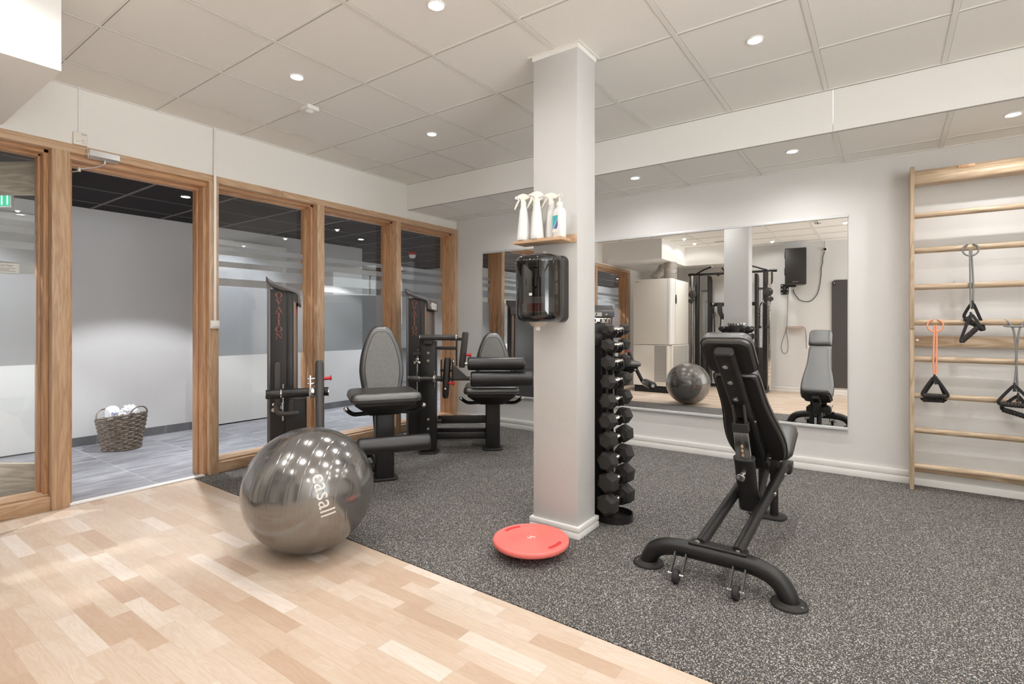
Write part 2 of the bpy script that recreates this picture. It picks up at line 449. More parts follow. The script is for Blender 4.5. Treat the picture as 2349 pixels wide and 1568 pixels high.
def m_ball():
    t = NT('ball_vinyl'); tc = t.n('ShaderNodeTexCoord'); sp = t.n('ShaderNodeSeparateXYZ'); t.l(tc.outputs['Object'], sp.inputs[0])
    # shallow grooves around the ball's own axis (local z), stronger away from the smooth middle
    st = t.math('FRACT', t.math('MULTIPLY', sp.outputs[2], 21))
    gv = t.math('SMOOTH_MIN', t.math('ABSOLUTE', t.math('SUBTRACT', st, .5)), .06, .03)
    nz = t.noise(t.coords((1, 1, 40)), 2.5, 3)
    col = t.mix(nz, lin((132, 130, 128)), lin((146, 144, 141)))
    rough = t.math('ADD', t.math('MULTIPLY', nz, .07), .13)
    return t.done(t.bsdf(col, rough, .75, gv, .007, .5))
M['ball'] = m_ball()
M['balltext'] = paint('ball_print', (226, 222, 216), .35)
M['disc'] = paint('coral_plastic', (240, 122, 114), .42, var=.02, scale=8)
M['disc_pocket'] = paint('coral_plastic_deep', (214, 62, 60), .45, var=.02)
M['fabric'] = paint('grey_fabric', (128, 127, 125), .9, var=.18, scale=60, bump=.0008, bscale=350, spec=.2)
def m_wicker():
    t = NT('wicker'); v = t.coords(); n = t.noise(v, 45, 3, .6)
    col = t.ramp(n, [(.3, lin((96, 84, 74))), (.55, lin((140, 128, 116))), (.75, lin((176, 166, 154)))])
    return t.done(t.bsdf(col, .7, 0, n, .001, .3))
M['wicker'] = m_wicker()
def m_foil():
    t = NT('crumpled_foil'); v = t.coords(); n = t.noise(v, 26, 4, .65, .8)
    return t.done(t.bsdf(lin((190, 184, 176)), .35, .9, n, .02))
M['foil'] = m_foil()
def m_perf():
    t = NT('perforated_sheet'); tc = t.n('ShaderNodeTexCoord'); sp = t.n('ShaderNodeSeparateXYZ'); t.l(tc.outputs['Object'], sp.inputs[0])
    def h(s): return t.math('SUBTRACT', t.math('FRACT', t.math('MULTIPLY', s, 42)), .5)
    a = t.math('ADD', sp.outputs[0], sp.outputs[1])
    d = t.math('ADD', t.math('POWER', h(a), 2), t.math('POWER', h(sp.outputs[2]), 2))
    hole = t.math('LESS_THAN', d, .10)
    return t.done(t.bsdf(t.mix(hole, lin((206, 202, 196)), lin((60, 57, 54))), .5))
M['perf'] = m_perf()

# ------------------------------------------------------------------ setting
WX, WY, BY, RX = -4.25, 4.79, -1.10, 2.6
ZC, ZL, ZH = 2.69, 2.415, 2.287
def struct(name, b, m, label, cat, parent=None, sharp=30):
    o = b.build(name, m, parent, sharp)
    if parent is None: tag(o, label, cat, kind='structure')
    return o
def quadslab(pts, z0, z1):
    b = MB(); b.layers([[(x, y, z0) for x, y in pts], [(x, y, z1) for x, y in pts]]); return b
fy = lambda x: 1.815+(x-WX)*(-.0168)                      # edge between parquet and rubber
struct('floor', quadslab([(WX, BY), (RX, BY), (RX, fy(RX)), (WX, fy(WX))], -.03, 0), M['parquet'], 'pale oak strip parquet floor in front of the rubber flooring', 'floor')
struct('floor_2', quadslab([(WX, fy(WX)+.002), (-1.478, fy(-1.478)+.002), (-1.478, WY), (WX, WY)], -.03, .004), M['rubber_floor'], 'dark speckled rubber floor under the leg machines beside the glass wall', 'floor')
struct('floor_3', quadslab([(-1.4755, fy(-1.4755)+.002), (RX, fy(RX)+.002), (RX, WY), (-1.4755, WY)], -.03, .004), M['rubber_floor'], 'dark speckled rubber floor under the weight bench and wall bars', 'floor')
struct('floor_4', MB().box(-10.5, -4.295, -4, 8.5, -.03, 0), M['hall_tile'], 'grey stone tile floor of the hall behind the glass', 'floor')
struct('floor_5', MB().box(-10.5, RX, -4, 8.5, -.08, -.03), M['vent'], 'dark screed under the floor coverings', 'floor')
struct('trim_1', MB().box(-4.300, -4.240, 1.078, 1.895, 0, .010, .003), M['white'], 'aluminium threshold strip between parquet and hall tiles', 'threshold')

b = MB().box(-4.45, WX, -.5, WY, 2.315, 2.78).box(-4.45, WX, BY-.1, -.5, -.03, 2.78).box(-4.45, WX, WY, 8.5, -.03, 2.78)
struct('wall_left', b, M['wall'], 'white wall above the oak framed glass partition', 'wall')
struct('wall_far', MB().box(WX, RX+.1, WY, WY+.12, -.03, 2.78), M['wall_cool'], 'white wall carrying the long mirror and the wall bars', 'wall')
struct('wall_back', MB().box(WX, RX+.1, BY-.12, BY, -.03, 2.78), M['wall_cool'], 'white wall with loudspeaker seen in the mirror', 'wall')
struct('wall_right', MB().box(RX, RX+.12, BY, WY, -.03, .45).box(RX, RX+.12, BY, WY, 2.60, 2.78).box(RX, RX+.12, BY, -1.0, .45, 2.6).box(RX, RX+.12, 1.45, WY, .45, 2.6), M['wall'], 'plain white side wall past the wall bars', 'wall')
struct('wall_hall', MB().box(-6.40, -6.28, -4, 4.99, 0, 2.40).box(-10.5, -6.40, 4.87, 4.99, 0, 2.40), M['hall_wall'], 'light grey hall wall behind the wicker basket', 'wall')
struct('wall_hall_far', MB().box(-10.5, -4.25, 7.6, 7.7, 0, 2.40).box(-10.6, -10.5, 4.8, 7.7, 0, 2.40).box(-10.5, -4.25, -4.1, -4, 0, 2.40), M['hall_wall'], 'grey wall closing the far end of the hall', 'wall')
struct('ceiling', MB().box(WX, RX, BY, 3.99, ZC, ZC+.05), M['tile'], 'white suspended tile ceiling with recessed downlights', 'ceiling')
struct('ceiling_2', MB().box(WX, RX, 3.985, WY, ZL, ZL+.05), M['tile'], 'lower strip of white tile ceiling above the mirror wall', 'ceiling')
struct('ceiling_3', MB().box(-10.5, -4.44, -4, 8, ZH, ZH+.05), M['dark_tile'], 'near black tile ceiling of the hall', 'ceiling')
b = MB().box(WX, -.2805, 3.975, 3.987, ZL-.002, ZC).box(-.278, RX, 3.975, 3.987, ZL-.002, ZC)
struct('ceiling_step', b, M['soffit'], 'white board face where the ceiling steps down', 'ceiling')
b = MB().box(WX, -3.13, BY, .763, 2.34, ZC).box(-3.13, -2.1, BY, -.5, 2.34, ZC)
struct('ceiling_soffit', b, M['soffit'], 'white boxed soffit hung below the ceiling over the ventilation unit', 'ceiling')

def grid(name, x0, x1, y0, y1, z, xs, ys, mats, label, wx=.026, wy=.012, gap=.0035):
    b = MB()
    for x in xs:
        b.box(x-wx/2, x+wx/2, y0, y1, z-.004, z+.001, mi=0)
        if gap: b.box(x+wx/2, x+wx/2+gap*.5, y0, y1, z-.0015, z+.001, mi=1)
    for y in ys:
        b.box(x0, x1, y-wy/2, y+wy/2, z-.003, z+.001, mi=0)
        if gap: b.box(x0, x1, y+wy/2, y+wy/2+gap, z-.0035, z+.001, mi=1)
    b.box(x0, x1, y1-.016, y1, z-.005, z+.001, mi=0).box(x0, x0+.016, y0, y1, z-.005, z+.001, mi=0)
    struct(name, b, mats, label, 'ceiling grid', sharp=0)
grid('ceiling_grid', WX, RX, BY, 3.975, ZC, [-3.28+.593*k for k in range(-1, 10)], [1.55+.6*k for k in range(-4, 5) if 1.55+.6*k < 3.95], [M['bar'], M['gap']], 'white bars between the tiles of the main ceiling')
grid('ceiling_grid_2', WX, RX, 3.99, WY, ZL, [.315-.587*k for k in range(-3, 8)], [4.555], [M['bar'], M['gap']], 'white bars between the tiles of the lower ceiling')
grid('ceiling_grid_3', -10.5, -4.45, -4, 7.6, ZH, [-4.75-.6*k for k in range(10)], [1.15+.6*k for k in range(-8, 11)], [M['hall_bar'], M['vent']], 'grey bars between the dark hall ceiling tiles', wx=.014, wy=.024, gap=0)
struct('trim_2', MB().box(WX, RX, 3.968, 3.9745, ZC-.006, ZC).box(WX, RX, 3.985, 3.989, ZL-.006, ZL), M['gap'], 'dark shadow line along the ceiling step', 'trim')

def base(name, x0, x1, y0, y1, h, label, ax):
    b = MB()
    d = .018
    if ax == 'y-': b.box(x0, x1, y0-d, y0, 0, h*.5, .003).box(x0, x1, y0-d*.62, y0, h*.5, h*.58).box(x0, x1, y0-d, y0, h*.58, h, .004)
    if ax == 'y+': b.box(x0, x1, y0, y0+d, 0, h*.5, .003).box(x0, x1, y0, y0+d*.62, h*.5, h*.58).box(x0, x1, y0, y0+d, h*.58, h, .004)
    struct(name, b, M['white'], label, 'skirting')
base('baseboard_far', WX, RX, WY, 0, .10, 'white grooved skirting below the mirror and wall bars', 'y-')
base('baseboard_back', -3.0, RX, BY, 0, .09, 'white skirting under the loudspeaker wall', 'y+')
b = MB().box(-6.28, -6.268, -4, .40, 0, .085).box(-6.28, -6.268, 1.56, 2.66, 0, .085).box(-6.28, -6.268, 3.80, 4.99, 0, .085)
struct('baseboard_hall', b, M['skirt_tile'], 'dark grey tile skirting along the hall wall', 'skirting')

# column with stepped skirting and ceiling collar
cx0, cx1, cy0, cy1 = -1.642, -1.357, 2.508, 2.718
b = MB().box(cx0, cx1, cy0, cy1, 0, ZC, .004, 2)
col = struct('column', b, M['column'], 'square white column carrying the bottle shelf', 'column')
b = MB()
for z0, z1, d in ((0, .034, .017), (.034, .040, .009), (.040, .066, .017)):
    b.box(cx0-d, cx1+d, cy0-d, cy1+d, z0, z1, .0025)
struct('column_skirting', b, M['white'], '', '', col)
b = MB().box(cx0-.03, cx1+.02, cy0-.014, cy1+.02, ZC-.006, ZC-.001).box(cx0-.005, cx1+.005, cy0-.005, cy1+.005, ZC-.03, ZC-.004)
struct('column_collar', b, M['bar'], '', '', col)

# ---- glass partition: header, posts, windows
FX0, FX1 = -4.445, -4.232
posts = [(-.5, -.42), (.985, 1.075), (1.919, 1.99), (2.86, 2.934), (3.81, 3.877), (4.735, 4.788)]
b = MB().box(FX0, FX1-.003, -.5, 2.52, 2.262, 2.316, .003).box(FX0, FX1-.003, 2.5215, 4.788, 2.262, 2.316, .003)
struct('trim_3', b, M['oak_y'], 'oak head board running over the whole glass partition', 'frame')
names = ['oak end post of the glass partition beside the ventilation unit', 'wide oak post between the doorway and the window with the paper notice', 'oak post with the light switch beside the doorway', 'oak post behind the upright lever with the red pull pin', 'oak post beside the egg-shaped backrest', 'oak corner post of the partition next to the mirror wall']
for i, (a, c) in enumerate(posts):
    b = MB().box(FX0, FX1+(.004 if i == 1 else 0), a, c, 0, 2.262, .003)
    if i in (1, 2): b.box(FX0-.01, -4.33, a-.012, c+.012, 0, 2.262, .003)
    struct('trim_%d' % (4+i), b, M['oak_z'], names[i], 'post')
b = MB()
b.box(-4.43, -4.28, 1.075, 1.098, 0, 2.225, .003).box(-4.43, -4.28, 1.895, 1.919, 0, 2.225, .003).box(-4.43, -4.36, 1.098, 1.108, 0, 2.21, .002).box(-4.43, -4.36, 1.883, 1.895, 0, 2.21, .002)
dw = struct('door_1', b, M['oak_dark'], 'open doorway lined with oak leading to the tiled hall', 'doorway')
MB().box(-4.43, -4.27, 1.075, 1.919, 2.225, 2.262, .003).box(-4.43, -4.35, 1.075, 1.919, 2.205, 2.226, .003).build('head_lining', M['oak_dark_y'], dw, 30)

BANDS = [(1.770, 1.813), (1.678, 1.731), (1.540, 1.632), (.906, 1.478)]
wl = ['glass window with frosted stripes and a paper notice beside the doorway', 'glass window with frosted stripes behind the first weight tower', 'glass window with frosted stripes behind the egg-shaped backrest', 'narrow glass window with frosted stripes next to the mirror wall']
gaps = [(-.42, .985), (1.99, 2.86), (2.934, 3.81), (3.877, 4.735)]
for i, (a, c) in enumerate(gaps):
    r = thing('window_%d' % (i+1), wl[i], 'window', (-4.40, (a+c)/2, 0), kind='structure')
    hw = (c-a)/2
    b = MB().box(-.045, .155, -hw, hw, 0, .082, .003)
    b.box(-.045, .115, -hw, hw, .082, .096, .003)
    b.build('sill', M['oak_y'], r, 30)
    b = MB()
    for s in (-1, 1):
        b.box(-.04, .10, s*hw-.024*(s > 0), s*hw+.024*(s < 0), .09, 2.262, .002)
        b.box(-.04, .03, s*hw-.036*(s > 0), s*hw+.036*(s < 0), .09, 2.25, .002)
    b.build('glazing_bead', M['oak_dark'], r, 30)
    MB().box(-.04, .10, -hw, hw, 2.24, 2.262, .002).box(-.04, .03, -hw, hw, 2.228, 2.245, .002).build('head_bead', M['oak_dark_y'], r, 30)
    MB().box(-.004, .004, -hw+.02, hw-.02, .09, 2.24).build('glass_pane', M['glass'], r, 0)
    b = MB()
    for z0, z1 in BANDS: b.box(-.0065, -.0055, -hw+.03, hw-.03, z0, z1)
    b.build('frosted_film', M['frost'], r, 0)

# unseen windows added beside the camera to let fill light in
def build_fill_window(name, label, o, L, rz):
    r = thing(name, label, 'window', o, rz, kind='structure')
    b = MB().box(0, L, -.03, .03, 0, .06, .004).box(0, L, -.03, .03, 2.09, 2.15, .004)
    n = max(1, round(L/1.2))
    for k in range(n+1): b.box(k*(L-.06)/n, k*(L-.06)/n+.06, -.03, .03, .06, 2.09, .004)
    b.build('window_frame', M['white'], r, 30)
    MB().box(.01, L-.01, -.003, .003, .03, 2.12).build('glass_pane', M['glass'], r, 0)
build_fill_window('window_5', 'unseen row of windows added in the side wall to let fill light in', (RX+.06, -1.0, .45), 2.45, R(90))

# open glazed door leaf, swung out into the hall behind window 1
d = thing('door_2', 'glazed door with wooden rails standing open in the hall', 'door', (-4.47, 1.07, 0), R(180+35.6), kind='structure')
b = MB().box(0, .10, -.02, .02, .02, 2.235, .003).box(.73, .83, -.02, .02, .02, 2.235, .003)
b.build('door_stile', M['oak_z'], d, 30)
b = MB().box(.10, .73, -.02, .02, 2.02, 2.235, .003).box(.10, .73, -.02, .02, .02, .245, .003)
b.build('door_rail', M['lid_wood'], d, 30)
MB().box(.09, .74, -.004, .004, .24, 2.03).build('glass_pane', M['glass'], d, 0)
b = MB().tube([(.78, .02, 1.0), (.78, .07, 1.0), (.66, .07, 1.0)], .009, sm=2).cyl((.78, .02, 1.0), (.78, .028, 1.0), .026)
b.build('door_handle', M['chrome'], d)

# white flush doors in the hall
for n, (a, c, lb) in enumerate(((2.67, 3.78, 'white flush door in the hall wall beyond the doorway post'), (.42, 1.54, 'white flush door in the hall behind the open glazed door'))):
    r = thing('door_%d' % (3+n), lb, 'door', (-6.28, a, 0), kind='structure')
    W = c-a
    b = MB().box(0, .028, 0, .06, 0, 2.085, .003).box(0, .028, W-.06, W, 0, 2.085, .003).box(0, .028, 0, W, 2.085, 2.15, .003)
    b.build('door_frame', M['white'], r, 30)
    MB().box(0, .018, .062, W-.062, .014, 2.083, .002).build('door_panel', M['white'], r, 30)
    MB().box(0, .012, .05, W-.05, 0, .013).build('door_gap', M['vent'], r, 0)
    b = MB().box(.018, .024, .075, .105, .95, 1.15, .003).tube([(.024, .09, 1.06), (.07, .09, 1.06), (.07, .22, 1.06)], .009, sm=2)
    b.build('door_handle', M['darkplastic'], r)

# ------------------------------------------------------------------ lamps
def downlight(x, y, z, label, hall=False, group='recessed downlights'):
    r = thing('downlight', label, 'lamp', (x, y, z), group=group)
    MB().lathe([(.033, -.001), (.043, -.001), (.042, -.007), (.038, -.009), (.033, -.006)], 32, closed=True).build('lamp_ring', M['white'] if not hall else M['chrome'], r)
    MB().lathe([(0, -.0055), (.034, -.0055), (.034, -.002), (0, -.002)], 32).build('lamp_lens', M['lamp_cool'] if hall else M['lamp'], r)
    ld = bpy.data.lights.new('lamp_light', 'SPOT'); ld.energy = HALL_W if hall else ROOM_W
    ld.color = HALL_LAMP if hall else ROOM_LAMP
    ld.spot_size = R(104 if hall else 168); ld.spot_blend = .25 if hall else 1.0; ld.shadow_soft_size = .02
    lo = bpy.data.objects.new('lamp_light', ld); C.objects.link(lo); lo.parent = r; lo.location = (0, 0, -.010)
    return r
LL = {0: 'recessed downlight in the main ceiling close to the motion sensor', 1: 'recessed downlight cut by the top edge of the photo', 2: 'recessed downlight above the leg machines between sensor and ceiling step',
      4: 'recessed downlight in the main ceiling on the mirror wall side of the column', 8: 'downlight beside the soffit corner, seen in the mirror, larger of the two', 9: 'downlight beside the soffit corner, seen in the mirror, smaller of the two',
      10: 'downlight by the loudspeaker seen in the mirror', 12: 'downlight at the top corner of the mirror reflection', 18: 'recessed downlight in the low ceiling beside the column', 19: 'middle recessed downlight in the low ceiling over the mirror', 20: 'recessed downlight in the low ceiling above the wall bars'}
for i, (x, y, z) in enumerate(ROOM_LAMPS):
    downlight(x, y, z, LL.get(i, 'recessed ceiling downlight outside the view of the photo'))
HL = {0: 'bright downlight in the dark hall ceiling seen through the doorway', 1: 'bright downlight in the dark hall ceiling seen through the second window', 4: 'small downlight far down the hall seen through the window'}
for i, (x, y) in enumerate(HALL_LAMPS):
    downlight(x, y, ZH, HL.get(i, 'downlight in the dark hall ceiling outside the doorway view'), True, 'hall downlights')

# ------------------------------------------------------------------ wall mirror
MY = 4.777
mr = thing('wall_mirror', 'long frameless wall mirror with aluminium edge strips above the skirting', 'mirror', (-2.0375, MY, 1.19), 0)
mr.rotation_euler = (-.0045, 0, 0)                      # hangs a hair out of true
MB().box(-1.7975, 1.7975, 0, .006, -.822, .81).build('mirror_glass', M['mirror'], mr, 0)
b = MB().box(-1.80, 1.80, -.006, .013, .80, .822, .002)
b.build('top_strip', M['strip'], mr)
MB().box(-1.80, 1.80, -.012, .013, -.842, -.820, .002).build('bottom_strip', M['strip'], mr)

# ------------------------------------------------------------------ exercise ball
BR, BZ = .3215, .971
bx, by = -2.425, 1.592
r = thing('exercise_ball', 'large silver grey exercise ball resting on the parquet', 'ball', (bx, by, 0))
t = bmesh.new(); bmesh.ops.create_uvsphere(t, u_segments=96, v_segments=64, radius=BR)
b = MB(); b.merge(t)
ball = b.build('ball_skin', M['ball'], r, 180)
r.scale = (1, 1, BZ)
ball.location = (0, 0, BR)
ball.rotation_euler = (Vector((.83, .55, -.12)).normalized()).to_track_quat('Z', 'Y').to_euler()   # grooves run around this axis
tm = text_mesh('brand_print', 'casall', 1, M['balltext'], r, Matrix.Identity(4), ext=0)
bmx = bmesh.new(); bmx.from_mesh(tm.data)
bmesh.ops.subdivide_edges(bmx, edges=[e for e in bmx.edges if e.calc_length() > .12], cuts=2)
xs_ = [v.co.x for v in bmx.verts]; k = .212/(max(xs_)-min(xs_))
d0, d1 = Vector((.806, -.381, .454)), Vector((.937, -.321, -.138))
c0 = (d0+d1).normalized(); T = (d1-d0); T = (T-c0*T.dot(c0)).normalized(); U = c0.cross(T)
if U.dot(Vector((.81, .58, 0))) < 0: U = -U
for v in bmx.verts:
    x, y = v.co.x*k/BR, v.co.y*k/BR
    v.co = (c0+T*x+U*y).normalized()*(BR+.0012)+Vector((0, 0, BR))
bmx.to_mesh(tm.data); bmx.free()

# ------------------------------------------------------------------ leg machines
def ellipse_ring(cx, cz, rx, rz, ix, iz, n=20):
    return [(cx+rx*math.cos(2*PI*k/n), cz+rz*math.sin(2*PI*k/n)) for k in range(n)], [(cx+ix*math.cos(2*PI*k/n), cz+iz*math.sin(2*PI*k/n)) for k in range(n)]
def lettering(b, word, cx, ztop, w_, h_, pitch, y):
    """stacked serif capitals facing -y"""
    def poly(pts, z0):
        b.layers([[(cx+x*w_, y-.0012, z0+z*h_) for x, z in pts], [(cx+x*w_, y+.001, z0+z*h_) for x, z in pts]])
    for i, ch in enumerate(word):
        z0 = ztop-pitch*i-h_
        if ch == 'O':
            n = 24
            o = [(cx+.5*w_*math.cos(2*PI*k/n), z0+h_*(.5+.5*math.sin(2*PI*k/n))) for k in range(n)]
            q = [(cx+.27*w_*math.cos(2*PI*k/n), z0+h_*(.5+.44*math.sin(2*PI*k/n))) for k in range(n)]
            t = bmesh.new(); rr = [[t.verts.new((x, yy, z)) for x, z in L] for L, yy in ((o, y-.0012), (q, y-.0012), (q, y+.001), (o, y+.001))]
            for a, c in ((0, 1), (1, 2), (2, 3), (3, 0)):
                for k in range(n): t.faces.new((rr[a][k], rr[a][(k+1) % n], rr[c][(k+1) % n], rr[c][k]))
            b.merge(t)
        if ch == 'V':
            poly([(-.42, .96), (-.2, .96), (.06, .2), (.02, 0), (-.02, 0)], z0); poly([(.24, .96), (.34, .96), (.04, 0), (-.01, .06)], z0)
            poly([(-.5, 1), (-.5, .94), (-.1, .94), (-.1, 1)], z0); poly([(.12, 1), (.12, .94), (.5, .94), (.5, 1)], z0)
        if ch == 'A':
            poly([(.42, .04), (.2, .04), (-.06, .8), (-.02, 1), (.02, 1)], z0); poly([(-.24, .04), (-.34, .04), (-.04, 1), (.01, .94)], z0)
            poly([(-.5, 0), (-.5, .06), (-.12, .06), (-.12, 0)], z0); poly([(.1, 0), (.1, .06), (.5, .06), (.5, 0)], z0); poly([(-.2, .3), (-.2, .37), (.2, .37), (.2, .3)], z0)
        if ch == 'T':
            poly([(-.11, .04), (-.11, .95), (.11, .95), (.11, .04)], z0); poly([(-.5, 1), (-.47, .93), (.47, .93), (.5, 1)], z0)
            poly([(-.5, 1), (-.5, .74), (-.46, .74), (-.38, .94)], z0); poly([(.5, 1), (.5, .74), (.46, .74), (.38, .94)], z0); poly([(-.24, 0), (-.24, .06), (.24, .06), (.24, 0)], z0)
        if ch == 'I':
            poly([(-.11, .04), (-.11, .96), (.11, .96), (.11, .04)], z0)
            poly([(-.24, 0), (-.24, .06), (.24, .06), (.24, 0)], z0); poly([(-.24, 1), (-.24, .94), (.24, .94), (.24, 1)], z0)
        if ch == 'N':
            poly([(-.4, 1), (-.16, 1), (.42, .0), (.34, 0)], z0); poly([(-.36, .02), (-.36, .96), (-.29, .96), (-.29, .02)], z0); poly([(.34, .0), (.34, .96), (.41, .96), (.41, 0)], z0)
            poly([(-.5, 1), (-.5, .94), (-.18, .94), (-.18, 1)], z0); poly([(.2, 1), (.2, .94), (.52, .94), (.52, 1)], z0); poly([(-.48, 0), (-.48, .06), (-.16, .06), (-.16, 0)], z0)

EGG = [(.143, 0), (.157, .08), (.167, .16), (.165, .22), (.155, .295), (.137, .365), (.113, .43), (.090, .478), (.066, .508), (.036, .526)]
def bolt(b, c, d, r=.012, h=.008):
    c, d = Vector(c), Vector(d).normalized()
    b.cyl(c, c+d*h*.5, r, n=16).cyl(c+d*h*.4, c+d*h, r*.62, n=6)
def roller(name, x0, x1, y, z, rad, root):
    L = x1-x0
    b = MB().lathe([(0, 0), (rad*.86, 0), (rad*.97, .006), (rad, .018), (rad, L-.018), (rad*.97, L-.006), (rad*.86, L), (0, L)], 40, basis((x0, y, z), (0, 1, 0), (0, 0, 1), (1, 0, 0)))
    o = b.build(name, M['foam'], root, 50)
    for xe, s in ((x0, -1), (x1, 1)): MB().cyl((xe, y, z), (xe+.004*s, y, z), rad*.42, n=20).build('end_cap', M['chrome'], o)
    return o
def machine_frame(root, seat_z, tower_d=.74):
    # weight tower
    MB().box(-.80, -.642, 0, tower_d, .012, 1.405, .006).build('weight_tower', M['shroud'], root)
    b = MB().box(-.806, -.784, -.006, .014, .012, 1.45, .004).box(-.806, -.784, tower_d-.014, tower_d+.006, .012, 1.45, .004)
    b.build('corner_rail', M['greyedge'], root)
    b = MB().box(-.682, -.640, -.004, .02, .012, 1.40, .004).box(-.66, -.640, tower_d-.02, tower_d+.004, .012, 1.40, .004)
    b.build('front_rail', M['steel'], root)
    b = MB().box(-.640, -.618, .0, .035, .012, 1.36, .006).box(-.640, -.618, tower_d-.035, tower_d, .012, 1.36, .006)
    b.build('guide_rail', M['brown'], root)
    MB().box(-.642, -.632, .05, tower_d-.05, .10, 1.29, .004).build('stack_shield', M['shield'], root)
    top = spl([(-.812, 1.492), (-.775, 1.462), (-.72, 1.437), (-.66, 1.424), (-.622, 1.412), (-.600, 1.392), (-.592, 1.36), (-.592, 1.305)], 5)
    ins = spl([(-.606, 1.300), (-.609, 1.35), (-.622, 1.375), (-.66, 1.39), (-.72, 1.40), (-.775, 1.425), (-.812, 1.455)], 5)
    MB().prism(top+ins, -.022, tower_d+.022, XZ, .003).build('tower_cap', M['greyedge'], root, 50)
    MB().prism([(-.645, 1.40), (-.607, 1.385), (-.604, 1.305), (-.63, 1.32), (-.648, 1.35)], .0, tower_d, XZ).build('cap_housing', M['darkplastic'], root)
    p = MB().box(-.5915, -.5900, .17, .64, 1.312, 1.372).build('placard', M['paper'], root, 0)
    for y0 in (.25, .32, .46, .53):                          # pictograms of a seated figure
        b = MB()
        b.box(-.5898, -.5892, y0-.008, y0+.008, 1.330, 1.352).cyl((-.5899, y0, 1.359), (-.5891, y0, 1.359), .006, n=12).box(-.5898, -.5892, y0-.004, y0+.022, 1.328, 1.334).box(-.5898, -.5892, y0+.016, y0+.022, 1.316, 1.334)
        b.build('pictogram', M['ink'], p, 0)
    b = MB().prism([(-.018, 0), (0, .013), (.018, 0), (0, -.013)], -.5915, -.5895, basis((0, .10, 1.343), (0, 1, 0), (0, 0, 1), (1, 0, 0)))
    b.build('badge', M['paper'], p, 0)
    b = MB(); lettering(b, 'OVATION', -.731, 1.384, .046, .041, .0478, -.0022)
    b.build('lettering', M['letter'], root, 0)
    b = MB().cyl((-.632, .03, 1.245), (-.622, .012, 1.245), .006, n=10).box(-.634, -.615, .006, .02, 1.225, 1.27, .004)
    b.build('selector_pin', M['red'], root)
    # seat, shroud, back
    b = MB().pad(rrect(-.265, .23, -.27, .17, .05, 6), .07, Matrix.Translation((0, 0, seat_z-.062)))
    seat = b.build('seat', M['vinyl'], root, 50)
    b = MB().tube([(x, y, seat_z-.04) for x, y in inset(rrect(-.266, .231, -.271, .171, .05, 6), .001)], .003, 6, closed=True)
    b.build('seam', M['rubber'], seat)
    o = rrect(-.235, .20, -.24, .15, .04, 5); q = rrect(-.13, .10, -.14, .10, .03, 5)
    MB().layers([[(x, y, seat_z-.06) for x, y in o], [(x, y, seat_z-.085) for x, y in inset(o, .004)], [(x, y, seat_z-.165) for x, y in q]]).build('seat_shroud', M['shroud'], root)
    lean = basis((-.004, .165, seat_z-.045), (1, 0, 0), (0, .17, .985), (0, -.985, .17))
    bk = MB().pad(sym(spl(EGG, 4)), .075, lean, .3).build('backrest', M['vinyl'], root, 60)
    inner = sym(spl([(h*.78, .02+z*.865) for h, z in EGG], 4))
    MB().layers([[(x, y, .071) for x, y in inner], [(x, y, .0855) for x, y in inset(inner, .002)], [(x, y, .088) for x, y in inset(inner, .012)]], lean).build('fabric_panel', M['fabric'], bk, 60)
    MB().tube([lean @ Vector((x, y, .085)) for x, y in inner], .0022, 6, closed=True).build('piping', M['rubber'], bk)
    MB().box(-.04, .04, .20, .25, seat_z-.20, seat_z+.16, .008, M=None).build('back_bracket', M['steel'], root)
    for s in (-1, 1):
        cx = -.018
        h = MB().tube([(cx+s*.08, -.06, seat_z-.155), (cx+s*.20, -.08, seat_z-.16), (cx+s*.235, -.11, seat_z-.145), (cx+s*.272, -.17, seat_z-.105)], .0155, 14, sm=2).build('seat_handle', M['steel'], root)
        MB().ball((cx+s*.274, -.175, seat_z-.102), .0175).build('handle_knob', M['chrome'], h)
    for x in (-.12, .02, .11):
        b = MB(); bolt(b, (x, -.215, seat_z-.092), (0, -1, -.3), .008, .006); b.build('seat_bolt', M['chrome'], root)
    # seat post with foot, rear strut
    MB().box(-.072, .062, -.06, .06, .01, seat_z-.13, .012, 3).build('seat_post', M['steel'], root)
    MB().prism(rrect(-.10, .09, -.085, .085, .04), 0.004, .018, bev=.004).build('foot_plate', M['rubber'], root)
    MB().tube([(-.03, .30, seat_z-.16), (-.03, .27, seat_z-.28), (-.03, .10, .22)], .028, 12, sm=2).build('rear_strut', M['steel'], root)

# machine 1: leg extension with one roller, nearer the ball
r1 = thing('leg_extension_machine', 'black leg machine with a single low roller right behind the silver ball', 'gym machine', (-3.07, 2.65, 0.004), R(57))
machine_frame(r1, .665)
b = MB().box(-.695, -.55, -.01, .22, .0, .64, .012, 3)
b.build('lower_housing', M['steel'], r1)
b = MB().prism(rrect(-.668, -.632, .545, .625, .017), -.022, -.009, XZ, .003)
bolt(b, (-.65, -.022, .575), (0, -1, 0), .009)
b.build('slot_plate', M['steel2'], r1)
b = MB().cyl((-.705, -.2, .697), (-.432, -.2, .697), .029, bev=.003).cyl((-.80, -.2, .693), (-.71, -.2, .694), .031, bev=.004).cyl((-.44, -.2, .697), (-.41, -.2, .697), .030, bev=.003)
pv = b.build('pivot_tube', M['steel'], r1)
for x0, x1, q in ((-.413, -.408, .031), (-.803, -.80, .029), (-.712, -.704, .032)): MB().cyl((x0, -.2, .695), (x1, -.2, .695), q).build('chrome_ring', M['chrome'], pv)
MB().box(-.69, -.66, -.2, .02, .665, .725, .008).build('pivot_bracket', M['steel'], r1)
b = MB().cyl((-.531, -.2, .697), (-.496, -.2, .697), .037, bev=.004).box(-.535, -.520, -.235, -.19, .655, .815, .004)
b.cyl((-.545, -.22, .79), (-.45, -.2, .79), .008).cyl((-.545, -.22, .757), (-.45, -.2, .757), .008)
